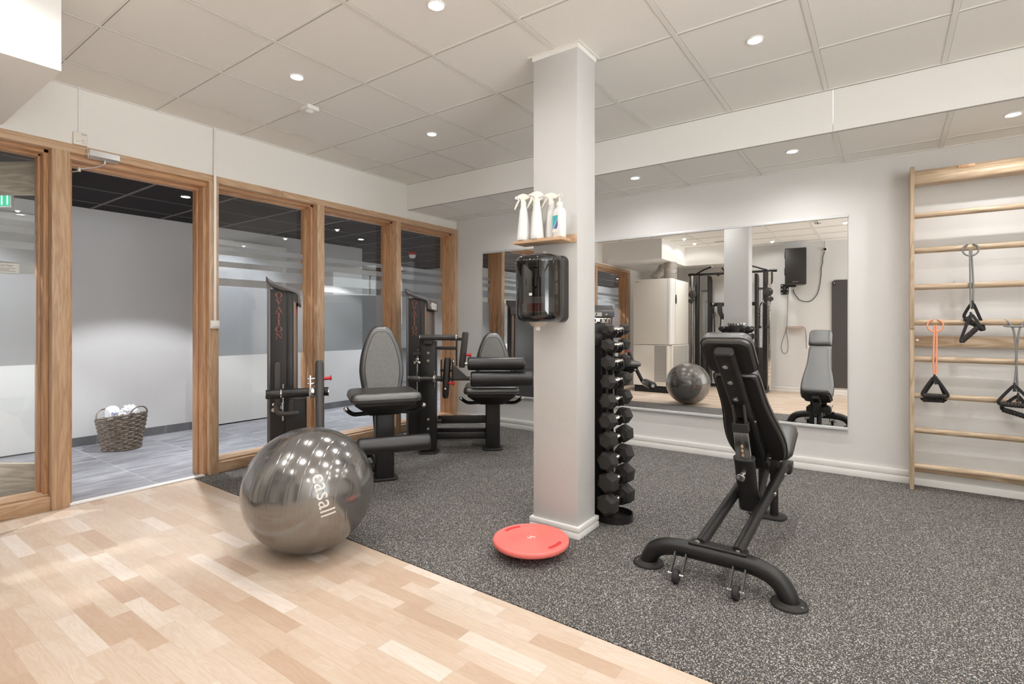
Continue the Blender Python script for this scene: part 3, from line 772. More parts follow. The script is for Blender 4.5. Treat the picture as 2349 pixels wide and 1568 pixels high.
b.build('clamp', M['chrome'], r1)
lv = MB().tube([(-.468, -.165, .897), (-.468, -.18, .88), (-.468, -.30, .58), (-.468, -.42, .345), (-.468, -.43, .325)], [.024, .0275, .0275, .0275, .024], 20).build('lever_arm', M['steel2'], r1)
b = MB().cyl((-.47, -.19, .785), (-.435, -.19, .785), .012).cyl((-.435, -.19, .785), (-.39, -.19, .788), .011).lathe([(0, 0), (.017, 0), (.019, .004), (.012, .010), (0, .01)], 20, basis((-.398, -.19, .788), (0, 1, 0), (0, 0, 1), (1, 0, 0)))
b.build('pull_pin', M['red'], lv)
b = MB().tube([(-.468, -.42, .36), (-.40, -.425, .335), (-.20, -.42, .333)], .018, 14, sm=1)
b.build('roller_rod', M['steel'], r1)
roller('roller_pad', -.235, .246, -.42, .345, .056, r1)
b = MB().prism([(x, z) for x, z in rrect(-.752, -.716, .60, .90, .017)], -.13, -.10, XZ, .004)
b.build('cam_plate', M['steel2'], r1)
b = MB().cyl((-.70, -.11, .50), (-.70, -.11, .75), .006)
b.cyl((-.704, -.11, .58), (-.704, -.11, .625), .013)
b.build('cable', M['alu'], r1)
b = MB().tube([(-.742, -.14, .62), (-.74, -.14, .575), (-.715, -.14, .548), (-.60, -.14, .553)], .0165, 14, sm=2)
h1 = b.build('crank_handle', M['steel2'], r1)
for z, q in ((.56, .014), (.60, .009)):
    b = MB(); bolt(b, (-.765, -.008, z), (0, -1, 0), q); b.build('bolt', M['chrome'], r1)
b = MB().box(-.62, -.06, -.025, .03, .06, .12, .006).box(-.62, -.06, .42, .47, .06, .12, .006)
b.build('cross_beam', M['steel'], r1)
MB().box(-.06, -.0, .0, .47, .06, .12, .006).build('long_beam', M['steel'], r1)

# machine 2: seated leg curl with two rollers, by the mirror wall
r2 = thing('leg_curl_machine', 'black leg machine with two stacked rollers next to the mirror wall', 'gym machine', (-2.98, 3.87, .004), R(38))
machine_frame(r2, .60)
MB().box(-.655, -.515, -.165, -.04, .012, 1.01, .008, 2).build('main_post', M['steel'], r2)
for z in (.905, .835, .31, .225):
    b = MB(); bolt(b, (-.585, -.165, z), (0, -1, 0), .0125); b.build('bolt', M['chrome'], r2)
MB().prism(rrect(-.675, -.495, -.19, -.01, .04), 0, .016, bev=.004).build('post_foot', M['rubber'], r2)
tt = MB().cyl((-.648, -.21, 1.043), (-.332, -.21, 1.043), .0255, bev=.004).box(-.62, -.55, -.21, -.10, .985, 1.03, .004).build('top_tube', M['steel2'], r2)
for x0, x1, q in ((-.655, -.648, .026), (-.335, -.325, .030)): MB().cyl((x0, -.21, 1.043), (x1, -.21, 1.043), q).build('chrome_ring', M['chrome'], tt)
b = MB().cyl((-.325, -.21, 1.03), (-.25, -.28, 1.03), .014)
b.build('hinge_rod', M['steel2'], r2)
MB().cyl((-.515, -.14, .948), (-.33, -.21, .948), .0145).build('mid_tube', M['steel2'], r2)
MB().prism(rrect(-.335, -.322, .79, 1.06, .006), -.235, -.19, XZ, .002).build('hinge_plate', M['steel'], r2)
lv = MB().tube([(-.246, -.29, 1.092), (-.246, -.29, 1.075), (-.262, -.29, .93), (-.276, -.29, .80), (-.277, -.29, .783)], [.024, .0285, .0285, .0285, .022], 20).build('upper_lever', M['steel2'], r2)
b = MB().cyl((-.26, -.29, .892), (-.225, -.29, .892), .011).cyl((-.228, -.29, .892), (-.20, -.29, .892), .011).lathe([(0, 0), (.016, 0), (.019, .004), (.014, .011), (0, .011)], 20, basis((-.205, -.29, .892), (0, 1, 0), (0, 0, 1), (1, 0, 0)))
b.build('pull_pin', M['red'], lv)
MB().cyl((-.27, -.29, .818), (-.22, -.29, .818), .017).build('upper_rod', M['chrome'], r2)
roller('upper_roller_pad', -.226, .272, -.29, .816, .0575, r2)
roller('lower_roller_pad', -.20, .346, -.30, .683, .066, r2)
pv = MB().cyl((-.74, -.25, .682), (-.20, -.25, .682), .0175).cyl((-.745, -.25, .682), (-.655, -.25, .682), .0265, bev=.003).cyl((-.50, -.25, .682), (-.42, -.25, .682), .023, bev=.003).build('pivot_tube', M['steel2'], r2)
for x0, x1, q in ((-.749, -.745, .027), (-.53, -.512, .036), (-.655, -.648, .029)): MB().cyl((x0, -.25, .682), (x1, -.25, .682), q).build('chrome_ring', M['chrome'], pv)
MB().box(-.524, -.518, -.27, -.22, .61, .75, .003).build('clamp_plate', M['chrome'], pv)
MB().box(-.62, -.56, -.25, -.15, .66, .705, .008).build('pivot_bracket', M['steel'], r2)
cm = MB().tube([(-.405, -.24, .862), (-.405, -.245, .845), (-.415, -.275, .68), (-.421, -.28, .54), (-.421, -.28, .515)], [.024, .0305, .0305, .0285, .020], 20).build('cam_lever', M['steel'], r2)
b = MB().cyl((-.41, -.28, .645), (-.37, -.29, .645), .010).cyl((-.372, -.29, .645), (-.345, -.30, .645), .0105).cyl((-.35, -.299, .645), (-.342, -.301, .645), .019, bev=.003)
b.build('pull_pin', M['red'], cm)
b = MB(); bolt(b, (-.42, -.305, .60), (0, -1, 0), .008)
b.build('bolt', M['chrome'], cm)
b = MB().box(-.463, -.455, -.29, -.21, .655, .85, .003).box(-.365, -.357, -.29, -.21, .655, .85, .003).cyl((-.47, -.25, .755), (-.35, -.25, .755), .011)
b.build('cam_bracket', M['steel'], r2)
for x, d_ in ((-.463, -1), (-.357, 1)):
    b = MB(); bolt(b, (x, -.25, .83), (d_, 0, 0), .013); b.build('bracket_nut', M['chrome'], r2)
MB().prism([(-.357, .80), (-.345, .80), (-.235, .70), (-.235, .682), (-.357, .682)], -.27, -.24, XZ, .002).build('gusset', M['steel2'], r2)
b = MB().box(-.735, -.665, -.03, -.012, .795, .82, .004).box(-.715, -.685, -.03, -.012, .82, .85, .004)
b.cyl((-.70, -.022, .53), (-.70, -.022, .80), .0075)
b.build('cable_clamp', M['chrome'], r2)
for z in (.925, .86):
    b = MB(); bolt(b, (-.70, -.005, z), (0, -1, 0), .011); b.build('bolt', M['chrome'], r2)
MB().prism(rrect(-.74, -.66, .875, .905, .012), -.03, .0, XZ, .003).build('slot_plate', M['steel2'], r2)
b = MB().box(-.515, -.05, -.028, .03, .245, .312, .006)
b.build('upper_beam', M['steel'], r2)
b = MB().box(-.56, -.05, -.03, .03, .10, .155, .006).box(-.62, -.05, .36, .42, .06, .12, .006)
b.build('cross_beam', M['steel'], r2)
MB().box(-.06, .0, .0, .42, .06, .15, .006).build('long_beam', M['steel'], r2)
MB().cyl((-.515, -.12, .285), (-.47, -.12, .285), .02, bev=.004).build('rubber_stop', M['rubber'], r2)

# ------------------------------------------------------------------ adjustable bench
BO = Vector((-.585, 2.95, .004))
r = thing('weight_bench', 'black adjustable weight bench with raised backrest facing the mirror', 'weight bench', BO)
BL = -BO
def bb(b, name, mat, parent=None, sharp=40):
    return b.build(name, mat, parent or r, sharp, loc=BL if parent is None else None)
bar = [(-.935, 2.446, .02), (-.928, 2.445, .045), (-.895, 2.44, .095), (-.82, 2.435, .122), (-.72, 2.43, .128), (-.61, 2.43, .128), (-.50, 2.43, .128), (-.42, 2.425, .120), (-.36, 2.418, .092), (-.328, 2.414, .045), (-.322, 2.414, .02)]
rb = bb(MB().tube(bar, .039, 24, sm=2), 'rear_bar', M['steel'])
for x, y in ((-.935, 2.446), (-.324, 2.414)):
    f = bb(MB().lathe([(0, 0), (.070, 0), (.072, .004), (.070, .011), (.064, .014), (.061, .011), (.052, .012), (.044, .020), (0, .020)], 40, Matrix.Translation((x, y, .004))), 'foot_disc', M['rubber'])
    b = MB(); bolt(b, (x+(.05 if x > -.6 else -.045), y-.02, .016), (0, 0, 1), .006, .004)
    bb(b, 'foot_screw', M['chrome'], f)
bb(MB().prism(rrect(-.735, -.485, 2.405, 2.468, .008), .158, .172, bev=.003), 'mount_plate', M['steel'])
for x in (-.695, -.525):
    b = MB(); bolt(b, (x, 2.425, .171), (0, 0, 1), .012, .008); bb(b, 'plate_bolt', M['chrome'])
bb(MB().tube([(-.688, 2.44, .160), (-.672, 2.75, .215), (-.655, 3.0, .264), (-.640, 3.3, .320)], .026, 20, sm=1), 'side_rail', M['steel'])
bb(MB().tube([(-.530, 2.44, .160), (-.515, 2.75, .217), (-.500, 3.0, .266), (-.485, 3.25, .318), (-.478, 3.36, .333), (-.474, 3.47, .333)], .026, 20, sm=1), 'side_rail', M['steel'])
d = bb(MB().box(-.505, -.445, 3.38, 3.50, .295, .352, .006), 'rail_end', M['steel'])
bb(MB().box(-.444, -.442, 3.40, 3.45, .305, .345, .0005), 'rail_decal', M['darkplastic'], d)
for x, y, z in ((-.474, 3.03, .275), (-.452, 3.22, .335)):
    b = MB(); bolt(b, (x, y, z), (1, 0, 0), .014, .008); bb(b, 'side_bolt', M['chrome'])
for x in (-.764, -.512):
    for xa in (x-.028, x+.022): bb(MB().prism([(2.395, .118), (2.425, .112), (2.340, .036), (2.322, .044)], xa, xa+.006, YZ), 'wheel_bracket', M['steel2'])
    wh = bb(MB().cyl((x-.014, 2.33, .035), (x+.014, 2.33, .035), .031, n=28, bev=.008), 'transport_wheel', M['rubber'])
    bb(MB().cyl((x-.034, 2.33, .041), (x+.034, 2.33, .041), .008, n=16), 'axle', M['chrome'], wh)
# backrest frame of reference: x across, s up the back, n out of the padding
O = Vector((-.588, 3.29, .385)); Sx = Vector((-.022, -.77, .71)).normalized(); Xx = Vector((1, 0, 0)); Nx = Sx.cross(Xx).normalized()
BF = basis(O, Xx, Sx, Nx)
bk = sym(spl([(.105, .01), (.132, .03), (.148, .10), (.151, .19), (.142, .30), (.124, .42), (.112, .54), (.108, .68), (.104, .755), (.090, .775)], 4))
MBp = MB().pad(bk, .062, BF, .3); pd = bb(MBp, 'back_pad', M['vinyl'], None, 60)
bb(MB().tube([BF @ Vector((x, y, .012)) for x, y in inset(bk, -.001)], .0028, 6, closed=True), 'piping', M['rubber'], pd)
hd = rrect(-.114, .114, .79, 1.035, .05, 6)
hp = bb(MB().pad(hd, .068, BF, .3), 'head_pad', M['vinyl'], None, 60)
bb(MB().tube([BF @ Vector((x, y, .014)) for x, y in inset(hd, -.001)], .0028, 6, closed=True), 'piping', M['rubber'], hp)
bb(MB().prism(inset(hd, .012), -.010, .006, BF, .002), 'head_board', M['shroud'], hp)
bb(MB().prism(inset(bk, .012), -.010, .006, BF, .002), 'back_board', M['shroud'], pd)
bm_ = bb(MB().prism(rrect(-.046, .046, -.064, -.011, .022, 5), .50, 1.005, BF @ basis((0, 0, 0), (1, 0, 0), (0, 0, 1), (0, 1, 0)), .006), 'back_beam', M['steel'])
for s_ in (.92, .80, .665):
    b = MB(); p = BF @ Vector((-.004, s_, -.063)); bolt(b, p, -Nx, .013, .009); bb(b, 'beam_bolt', M['chrome'], bm_)
for s in (-1, 1):
    bb(MB().prism(rrect(s*.038-.009, s*.038+.009, -.060, -.012, .006), -.02, .505, BF @ basis((0, 0, 0), (1, 0, 0), (0, 0, 1), (0, 1, 0)), .003), 'beam_cheek', M['steel'])
    b = MB(); bolt(b, BF @ Vector((s*.047, .44, -.038)), (s, 0, 0), .011, .007); bb(b, 'cheek_bolt', M['chrome'])
bb(MB().box(-.64, -.49, -.015, .03, -.03, .05, .01, M=Matrix.Translation((0, 3.30, .36))), 'hinge_block', M['steel'])
bb(MB().prism(rrect(-.02, .05, -.05, .06, .012), .05, .062, BF @ basis((0, .06, -.03), (0, 1, 0), (0, 0, 1), (1, 0, 0)), .002), 'hinge_ear', M['steel'])
b = MB(); bolt(b, BF @ Vector((.063, .075, -.03)), (1, 0, 0), .012); bb(b, 'hinge_bolt', M['chrome'])
# telescopic strut
A0, A1 = Vector((-.585, 2.975, .19)), Vector((-.600, 2.795, .745)); D = (A1-A0).normalized(); Y = D.cross(Vector((1, 0, 0))).normalized(); X = Y.cross(D)
TF = basis(A0, X, Y, D)
sl = bb(MB().prism(rrect(-.050, .050, -.030, .030, .029, 7), 0, .30, TF, .004), 'strut_sleeve', M['steel'])
bb(MB().prism(rrect(-.053, .053, -.033, .033, .032, 7), .293, .303, TF, .002), 'sleeve_rim', M['darkplastic'], sl)
ins = bb(MB().prism(rrect(-.036, .036, -.018, .018, .004), .29, .50, TF, .001), 'strut_bar', M['chrome'])
sgn = 1 if (TF.to_3x3() @ Vector((0, 1, 0))).y < 0 else -1
for k in (.325, .350, .375):
    bb(MB().prism(rrect(-.006, .006, k-.009, k+.009, .005), -.001, .0006, TF @ basis((0, sgn*.0183, 0), (1, 0, 0), (0, 0, 1), (0, sgn, 0))), 'strut_hole', M['orange'] if False else M['oak_z'], ins)
bb(MB().prism(rrect(-.038, .038, -.020, .020, .005), .45, .50, TF, .002), 'strut_collar', M['darkplastic'], ins)
for s in (-1, 1): bb(MB().prism(rrect(s*.026-.004, s*.026+.004, -.016, .016, .003), .49, .60, TF, .001), 'strut_fork', M['steel2'])
kp = TF @ Vector((0, sgn*.03, .235)); kd = (TF.to_3x3() @ Vector((-.15, sgn, -.12))).normalized()
b = MB().cyl(kp, kp+kd*.022, .014).cyl(kp+kd*.02, kp+kd*.045, .010).cyl(kp+kd*.042, kp+kd*.054, .021, bev=.003)
bb(b, 'lock_knob', M['chrome'])
bb(MB().cyl((-.665, 2.99, .25), (-.50, 2.99, .25), .014), 'pivot_rod', M['steel'])
# seat, tilted up towards the mirror, and front support
SF = basis((-.565, 3.335, .385), (1, 0, 0), (0, .935, .355), (0, -.355, .935))
so = rrect(-.128, .128, 0, .33, .05, 6)
st = bb(MB().pad(so, .062, SF, .3), 'seat', M['vinyl'], None, 60)
bb(MB().tube([SF @ Vector((x, y, .012)) for x, y in inset(so, -.001)], .0028, 6, closed=True), 'piping', M['rubber'], st)
bb(MB().prism(inset(so, .012), -.010, .006, SF, .002), 'seat_board', M['shroud'], st)
bb(MB().prism(rrect(-.035, .035, -.05, -.011, .012), .03, .30, SF @ basis((0, 0, 0), (1, 0, 0), (0, 0, 1), (0, 1, 0)), .003), 'seat_beam', M['steel'])
bb(MB().box(-.600, -.535, 3.44, 3.50, .27, .44, .008), 'front_block', M['steel'])
bb(MB().box(-.66, -.47, 3.42, 3.48, .29, .345, .008), 'front_crossbar', M['steel'])
for x in (-.61, -.545): bb(MB().cyl((x, 3.47, .018), (x, 3.47, .30), .0225, n=20), 'front_post', M['steel'])
bb(MB().prism(rrect(-.69, -.475, 3.40, 3.54, .069, 8), .004, .020, bev=.004), 'front_foot', M['rubber'])
b = MB(); bolt(b, (-.655, 3.45, .02), (0, 0, 1), .008, .005); bb(b, 'foot_screw', M['chrome'])
bb(MB().prism([(3.02, .20), (3.06, .19), (3.32, .30), (3.32, .36), (3.28, .36)], -.56, -.548, YZ), 'seat_link', M['steel2'])

# ------------------------------------------------------------------ dumbbell rack and dumbbells
RK = Vector((-1.452, 2.893, .004))
r = thing('dumbbell_rack', 'black upright dumbbell tower standing behind the white column', 'dumbbell rack', RK)
o = rrect(-.245, .245, -.102, .102, .10, 10)
b = MB().layers([[(x, y, 0) for x, y in o], [(x, y, .042) for x, y in o], [(x, y, .042) for x, y in inset(o, .006)], [(x, y, .012) for x, y in inset(o, .006)]])
b.build('base_tray', M['steel'], r, 30)
MB().box(-.085, .085, -.062, .062, .012, 1.05, .006).build('rack_column', M['steel'], r)
MB().cyl((0, 0, 1.03), (0, 0, 1.165), .098, n=40, bev=.004).build('top_drum', M['steel'], r)
ring = MB().lathe([(.075, 1.165), (.100, 1.165), (.102, 1.170), (.102, 1.190), (.099, 1.196), (.075, 1.196)], 48, closed=True).build('top_ring', M['chrome'], r)
for k in range(18):
    MB().box(.1005, .1032, -.006, .006, 1.172, 1.189, M=Matrix.Rotation(2*PI*k/18, 4, 'Z')).build('ring_slot', M['ink'], ring, 0)
MB().cyl((0, 0, 1.168), (0, 0, 1.186), .074, n=32).build('top_lid', M['darkplastic'], r)
for s in (-1, 1):
    for y in (-.044, .044):
        MB().box(s*.085, s*.108, y-.008, y+.008, .02, 1.10, .002).build('cradle_rail', M['steel'], r)
DZ = [1.128, 1.037, .937, .827, .716, .602, .490, .370, .246, .121]
DR = [.0345+.0034*i for i in range(10)]
for i, z in enumerate(DZ):
    for s in (1, -1):
        for y in (-.044, .044):
            b = MB()
            pts = [(.10, -.05), (.155, -.045), (.178, -.02), (.172, .004), (.166, .004), (.160, -.016), (.148, -.019), (.135, -.016), (.128, .012), (.10, .03)]
            b.prism([(s*x, z-.004+q) for x, q in pts], y-.005, y+.005, XZ)
            if s == 1 or i < 3: b.build('cradle', M['steel'], r, 30)
            else: b.bm.free()
HEX0 = PI/6
def hex_loop(rad, x, ph): return [(x, rad*math.cos(ph+PI*k/3), rad*math.sin(ph+PI*k/3)) for k in range(6)]
DL = ['smallest hex dumbbell, top tier of the dumbbell tower', 'hex dumbbell second from the top of the tower', 'hex dumbbell third from the top of the tower', 'hex dumbbell fourth from the top of the tower', 'hex dumbbell fifth from the top of the tower',
      'hex dumbbell fifth from the bottom of the tower', 'hex dumbbell fourth from the bottom of the tower', 'hex dumbbell third from the bottom of the tower', 'hex dumbbell second from the bottom of the tower', 'largest hex dumbbell, lowest tier just above the base tray']
def dumbbell(i, side, label):
    rad = DR[i]; L = .066+.0025*i; ph = random.uniform(0, PI/3)
    t = thing('dumbbell', label, 'dumbbell', (RK.x+side*.148, RK.y+random.uniform(-.006, .006), RK.z+DZ[i]), R(90), 'hex dumbbells on the tower rack')
    for s in (-1, 1):
        x0 = s*(.115-L/2); x1 = s*(.115+L/2); e = s*.016
        b = MB().layers([hex_loop(rad*.70, x0, ph), hex_loop(rad, x0+e, ph), hex_loop(rad, x1-e, ph), hex_loop(rad*.70, x1, ph)])
        hd = b.build('head', M['rubber'], t, 0)
        a = ph+PI/6+(PI/3)*round((PI/2-.5-ph-PI/6)/(PI/3)); q = rad*math.cos(PI/6)
        Fm = basis(((x0+x1)/2, math.cos(a)*q, math.sin(a)*q), (1, 0, 0), (0, -math.sin(a), math.cos(a)), (0, math.cos(a), math.sin(a)))
        w_ = L*.5-.020; h_ = rad*.34; b = MB()
        for f in ((-w_, w_, h_-.0015, h_), (-w_, w_, -h_, -h_+.0015), (-w_, -w_+.0015, -h_, h_), (w_-.0015, w_, -h_, h_)): b.box(f[0], f[1], f[2], f[3], -.001, .0008, M=Fm)
        b.build('weight_plate_frame', M['darkplastic'], hd, 0)
    b = MB().lathe([(0, -.115+L/2), (.017, -.115+L/2), (.017, -.07), (.0135, -.06), (.0155, -.03), (.0165, 0), (.0155, .03), (.0135, .06), (.017, .07), (.017, .115-L/2), (0, .115-L/2)], 20, basis((0, 0, 0), (0, 1, 0), (0, 0, 1), (1, 0, 0)))
    b.build('grip', M['chrome'], t)
for i in range(10): dumbbell(i, 1, DL[i])
for i in range(3): dumbbell(i, -1, ['small hex dumbbell on the column side of the tower, seen in the mirror', 'hex dumbbell under the small one on the column side of the tower', 'hex dumbbell third down on the column side of the tower'][i])

# ------------------------------------------------------------------ balance disc
r = thing('balance_disc', 'coral red round balance board lying at the foot of the column', 'balance board', (-1.463, 2.212, .004))
prof = [(0, .0)]+[(.095*math.sin(a), .095*(1-math.cos(a))*.42) for a in [k*.15 for k in range(1, 9)]]+[(.10, .040), (.175, .046), (.188, .050), (.193, .058), (.193, .070), (.190, .076), (.184, .079), (.178, .0785)]
g = .174
while g > .035:
    prof += [(g, .0778), (g-.0018, .0768), (g-.0036, .0778)]; g -= .0068
prof += [(.028, .0778), (0, .0778)]
MB().lathe(prof, 96).build('board', M['disc'], r, 60)
for n, a0 in enumerate((164, -4)):
    n_ = 14; o_, i_ = [], []
    L = []
    for k in range(n_+1):
        a = R(a0-15+30*k/n_); L.append((.163*math.cos(a), .163*math.sin(a)))
    for k in range(6):
        a = R(a0+15); c = (.153*math.cos(a), .153*math.sin(a)); t = a+PI*(k+1)/7; L.append((c[0]+.010*math.cos(t), c[1]+.010*math.sin(t)))
    for k in range(n_+1):
        a = R(a0+15-30*k/n_); L.append((.143*math.cos(a), .143*math.sin(a)))
    for k in range(6):
        a = R(a0-15); c = (.153*math.cos(a), .153*math.sin(a)); t = a+PI+PI*(k+1)/7; L.append((c[0]+.010*math.cos(t), c[1]+.010*math.sin(t)))
    MB().layers([[(x, y, .0765) for x, y in L], [(x, y, .0796) for x, y in L], [(x, y, .0796) for x, y in inset(L, .0018)], [(x, y, .0779) for x, y in inset(L, .003)]]).build('grip_slot', M['disc_pocket'], r, 30)
b = MB()
for k, s in ((0, 1), (1, -1)):
    pts = [(s*(.006+.011*math.cos(t)), s*.004+.008*math.sin(t)*s) for t in [PI*.15*j for j in range(9)]]
    b.tube([(x, y, .0785) for x, y in pts], [.0008+.002*math.sin(PI*j/8) for j in range(9)], 8, flat=.3)
b.box(-.016, .02, .012, .0145, .0778, .0788, M=Matrix.Rotation(.15, 4, 'Z'))
b.build('logo_print', M['paper'], r, 0)
MB().cyl((-.08, -.174, .062), (-.0815, -.1775, .062), .0022, n=10).build('valve_hole', M['ink'], r)

# ------------------------------------------------------------------ shelf, bottles, dispenser on the column
r = thing('wall_shelf', 'small oak shelf with bottles on the white column', 'shelf', (-1.54, 2.507, 1.607))
MB().box(-.155, .155, -.125, -.001, 0, .018, .002).build('shelf_board', M['oak_x'], r, 30)
MB().box(.06, .180, -.018, -.001, -.002, .040, .002).build('wall_cleat', M['oak_x'], r, 30)
def spray(label, x, y, rz):
    t = thing('spray_bottle', label, 'bottle', (x, y, 1.6255), rz, 'white spray bottles on the column shelf')
    MB().lathe([(0, 0), (.034, 0), (.037, .004), (.036, .02), (.030, .09), (.022, .165), (.0165, .190), (.0145, .197), (0, .197)], 28).build('bottle_body', M['clearplastic'], t, 50)
    MB().lathe([(0, .193), (.0165, .193), (.0165, .215), (.012, .221), (0, .221)], 20).build('collar', M['plastic'], t)
    b = MB().prism([(-.030, .238), (-.034, .250), (-.028, .256), (.0, .262), (.022, .256), (.040, .240), (.036, .232), (.012, .226), (.010, .216), (-.012, .216), (-.016, .232)], -.011, .011, XZ, .003)
    b.cyl((-.030, 0, .246), (-.048, 0, .246), .008, .006, n=14)
    b.build('spray_head', M['plastic'], t, 40)
    MB().tube([(-.022, 0, .236), (-.034, 0, .220), (-.047, 0, .196), (-.055, 0, .180)], [.006, .0055, .005, .004], 10, sm=1).build('trigger', M['plastic'], t)
spray('white spray bottle at the free end of the column shelf', -1.644, 2.412, R(10))
spray('white spray bottle behind the free end pair, half hidden', -1.606, 2.478, R(25))
spray('white spray bottle with the highest trigger, middle of the column shelf', -1.553, 2.410, R(15))
spray('white spray bottle standing between the tallest trigger and the pump bottle', -1.505, 2.480, R(20))
t = thing('pump_bottle', 'white pump bottle with teal and violet label on the column shelf', 'bottle', (-1.424, 2.432, 1.6255), R(-20))
o = rrect(-.037, .037, -.024, .024, .018, 6)
MB().layers([[(x*.94, y*.94, 0) for x, y in o], [(x, y, .005) for x, y in o], [(x, y, .125) for x, y in o], [(x*.9, y*.95, .143) for x, y in o], [(x*.6, y*.75, .157) for x, y in o], [(x*.36, y*.55, .163) for x, y in o], [(x*.36, y*.55, .170) for x, y in o]]).build('bottle_body', M['clearplastic'], t, 50)
MB().lathe([(0, .168), (.017, .168), (.017, .187), (.010, .192), (.005, .193), (.005, .222), (0, .222)], 20).build('pump_collar', M['plastic'], t)
MB().cyl((0, 0, .220), (0, 0, .233), .011, .009, n=16, bev=.002).tube([(0, 0, .229), (.014, -.004, .231), (.028, -.008, .226)], .004, 10, sm=1).build('pump_head', M['plastic'], t)
lb = MB().box(-.030, .016, -.0255, -.0243, .028, .118, .0004).build('label', M['paper'], t, 0)
MB().prism([(-.029, .045), (-.029, .117), (.015, .117), (.015, .098)], -.0262, -.0256, XZ).build('teal_print', M['teal'], lb, 0)
MB().prism([(-.022, .045), (.015, .094), (.015, .060), (.004, .042), (-.006, .048)], -.0262, -.0256, XZ).build('violet_print', M['violet'], lb, 0)

t = thing('towel_dispenser', 'smoked black paper towel dispenser hung on the column under the shelf', 'dispenser', (-1.533, 2.507, 1.172))
def plan(hw, d0, d1, rf, n=7):                 # d1 = front (towards -y)
    o = [(hw, -d0), (-hw, -d0)]
    for k in range(n+1):
        a = PI+ (PI/2)*k/n; o.append((-hw+rf+rf*math.cos(a), -d1+rf+rf*math.sin(a)))
    for k in range(n+1):
        a = 1.5*PI+(PI/2)*k/n; o.append((hw-rf+rf*math.cos(a), -d1+rf+rf*math.sin(a)))
    return o
def shell(H, hw, d0, d1, rf, e, b):
    L = []
    for k in range(6):
        a = (PI/2)*k/5; L.append((e*(1-math.sin(a)), e*(1-math.cos(a))))
    lv = [(i, z) for i, z in L]+[(i, H-z) for i, z in reversed(L)]
    return b.layers([[(x, y, z) for x, y in plan(hw-i, d0, d1-i, rf-i*.3)] for i, z in lv])
shell(.365, .122, .0, .060, .03, .035, MB()).build('back_shell', M['darkplastic'], t, 50)
shell(.365, .120, .058, .215, .085, .040, MB()).build('smoked_cover', M['smoke'], t, 50)
rl = MB().cyl((0, -.120, .055), (0, -.120, .135), .088, n=48).build('paper_roll', M['paper'], t)
b = MB()
for a0, a1, z0, z1 in ((205, 250, .100, .134), (262, 318, .056, .100)):
    n_ = 8
    pts = [(0.0888*math.cos(R(a0+(a1-a0)*k/n_)), -.120+.0888*math.sin(R(a0+(a1-a0)*k/n_))) for k in range(n_+1)]
    inn = [(0.0872*math.cos(R(a0+(a1-a0)*k/n_)), -.120+.0872*math.sin(R(a0+(a1-a0)*k/n_))) for k in range(n_, -1, -1)]
    b.prism(pts+inn, z0, z1)
b.build('red_print', M['red'], rl, 0)
MB().lathe([(0, -.022), (.034, -.022), (.050, -.004), (.052, .004), (0, .004)], 28, Matrix.Translation((0, -.12, 0))).build('nozzle', M['bar_grey'], t)
MB().prism([(-.011, 0), (.011, 0), (.013, -.02), (.007, -.026), (0, -.022), (-.008, -.027), (-.013, -.018)], -.002, .002, basis((0, -.12, -.018), (1, 0, 0), (0, 0, 1), (0, 1, 0))).build('paper_tip', M['paper'], t, 0)
b = MB().cyl((-.018, -.03, .383), (-.018, -.022, .383), .013, n=20, bev=.002).box(-.022, -.014, -.03, -.022, .36, .375)
b.build('lock_tab', M['clearplastic'], t)
lb = MB().box(.006, .024, -.2165, -.2145, .140, .153, .0005).build('label', M['paper'], t, 0)
text_mesh('brand_print', 'TORK', .0058, M['ink'], lb, basis((.015, -.2168, .1465), (1, 0, 0), (0, 0, 1), (0, -1, 0)), .0002)

# ------------------------------------------------------------------ wall bars and resistance bands
WBY, WB0, WB1 = 4.64, .150, 1.06
r = thing('wall_bars', 'light wooden wall bars with nine rungs beside the mirror', 'wall bars', (WB0, 4.70, 0))
def wb(b, name, mat, sharp=40): return b.build(name, mat, r, sharp, loc=(-WB0, -4.70, 0))
for x in (WB0, WB1):
    wb(MB().prism(rrect(4.605, 4.772, .004, 1.1265, .008, 3), x-.0125, x+.0125, YZ, .003).prism(rrect(4.605, 4.772, 1.1275, 2.265, .008, 3), x-.0125, x+.0125, YZ, .003), 'stile', M['beech_z'])
RUNG = [1.922, 1.677, 1.423, 1.175, .920, .666, .422, .171]
for z in RUNG:
    wb(MB().prism([(WBY+.020*math.cos(t), z+.0200*math.sin(t)) for t in [2*PI*k/20 for k in range(20)]], WB0+.012, WB1-.012, YZ), 'rung', M['beech_x'], 50)
wb(MB().prism(spl([(4.64, 2.136), (4.62, 2.138), (4.609, 2.155), (4.609, 2.185), (4.622, 2.204), (4.655, 2.243), (4.70, 2.243)], 3)+[(4.70, 2.136)], WB0+.012, WB1-.012, YZ), 'top_beam', M['beech_x'], 40)
wb(MB().box(.395, .485, 4.6295, 4.634, 2.219, 2.238, .002, M=None), 'grip_slot', M['oak_dark'])
wb(MB().box(WB0+.012, WB1-.012, 4.745, 4.768, 1.003, 1.080, .002), 'back_board', M['beech_x'], 30)
wb(MB().box(WB0+.012, WB1-.012, 4.745, 4.768, .105, .160, .002), 'back_board', M['beech_x'], 30)
for z in (1.05, .135):
    b = MB(); bolt(b, (WB0+.034, 4.745, z), (0, -1, 0), .008, .005); wb(b, 'screw', M['chrome'])

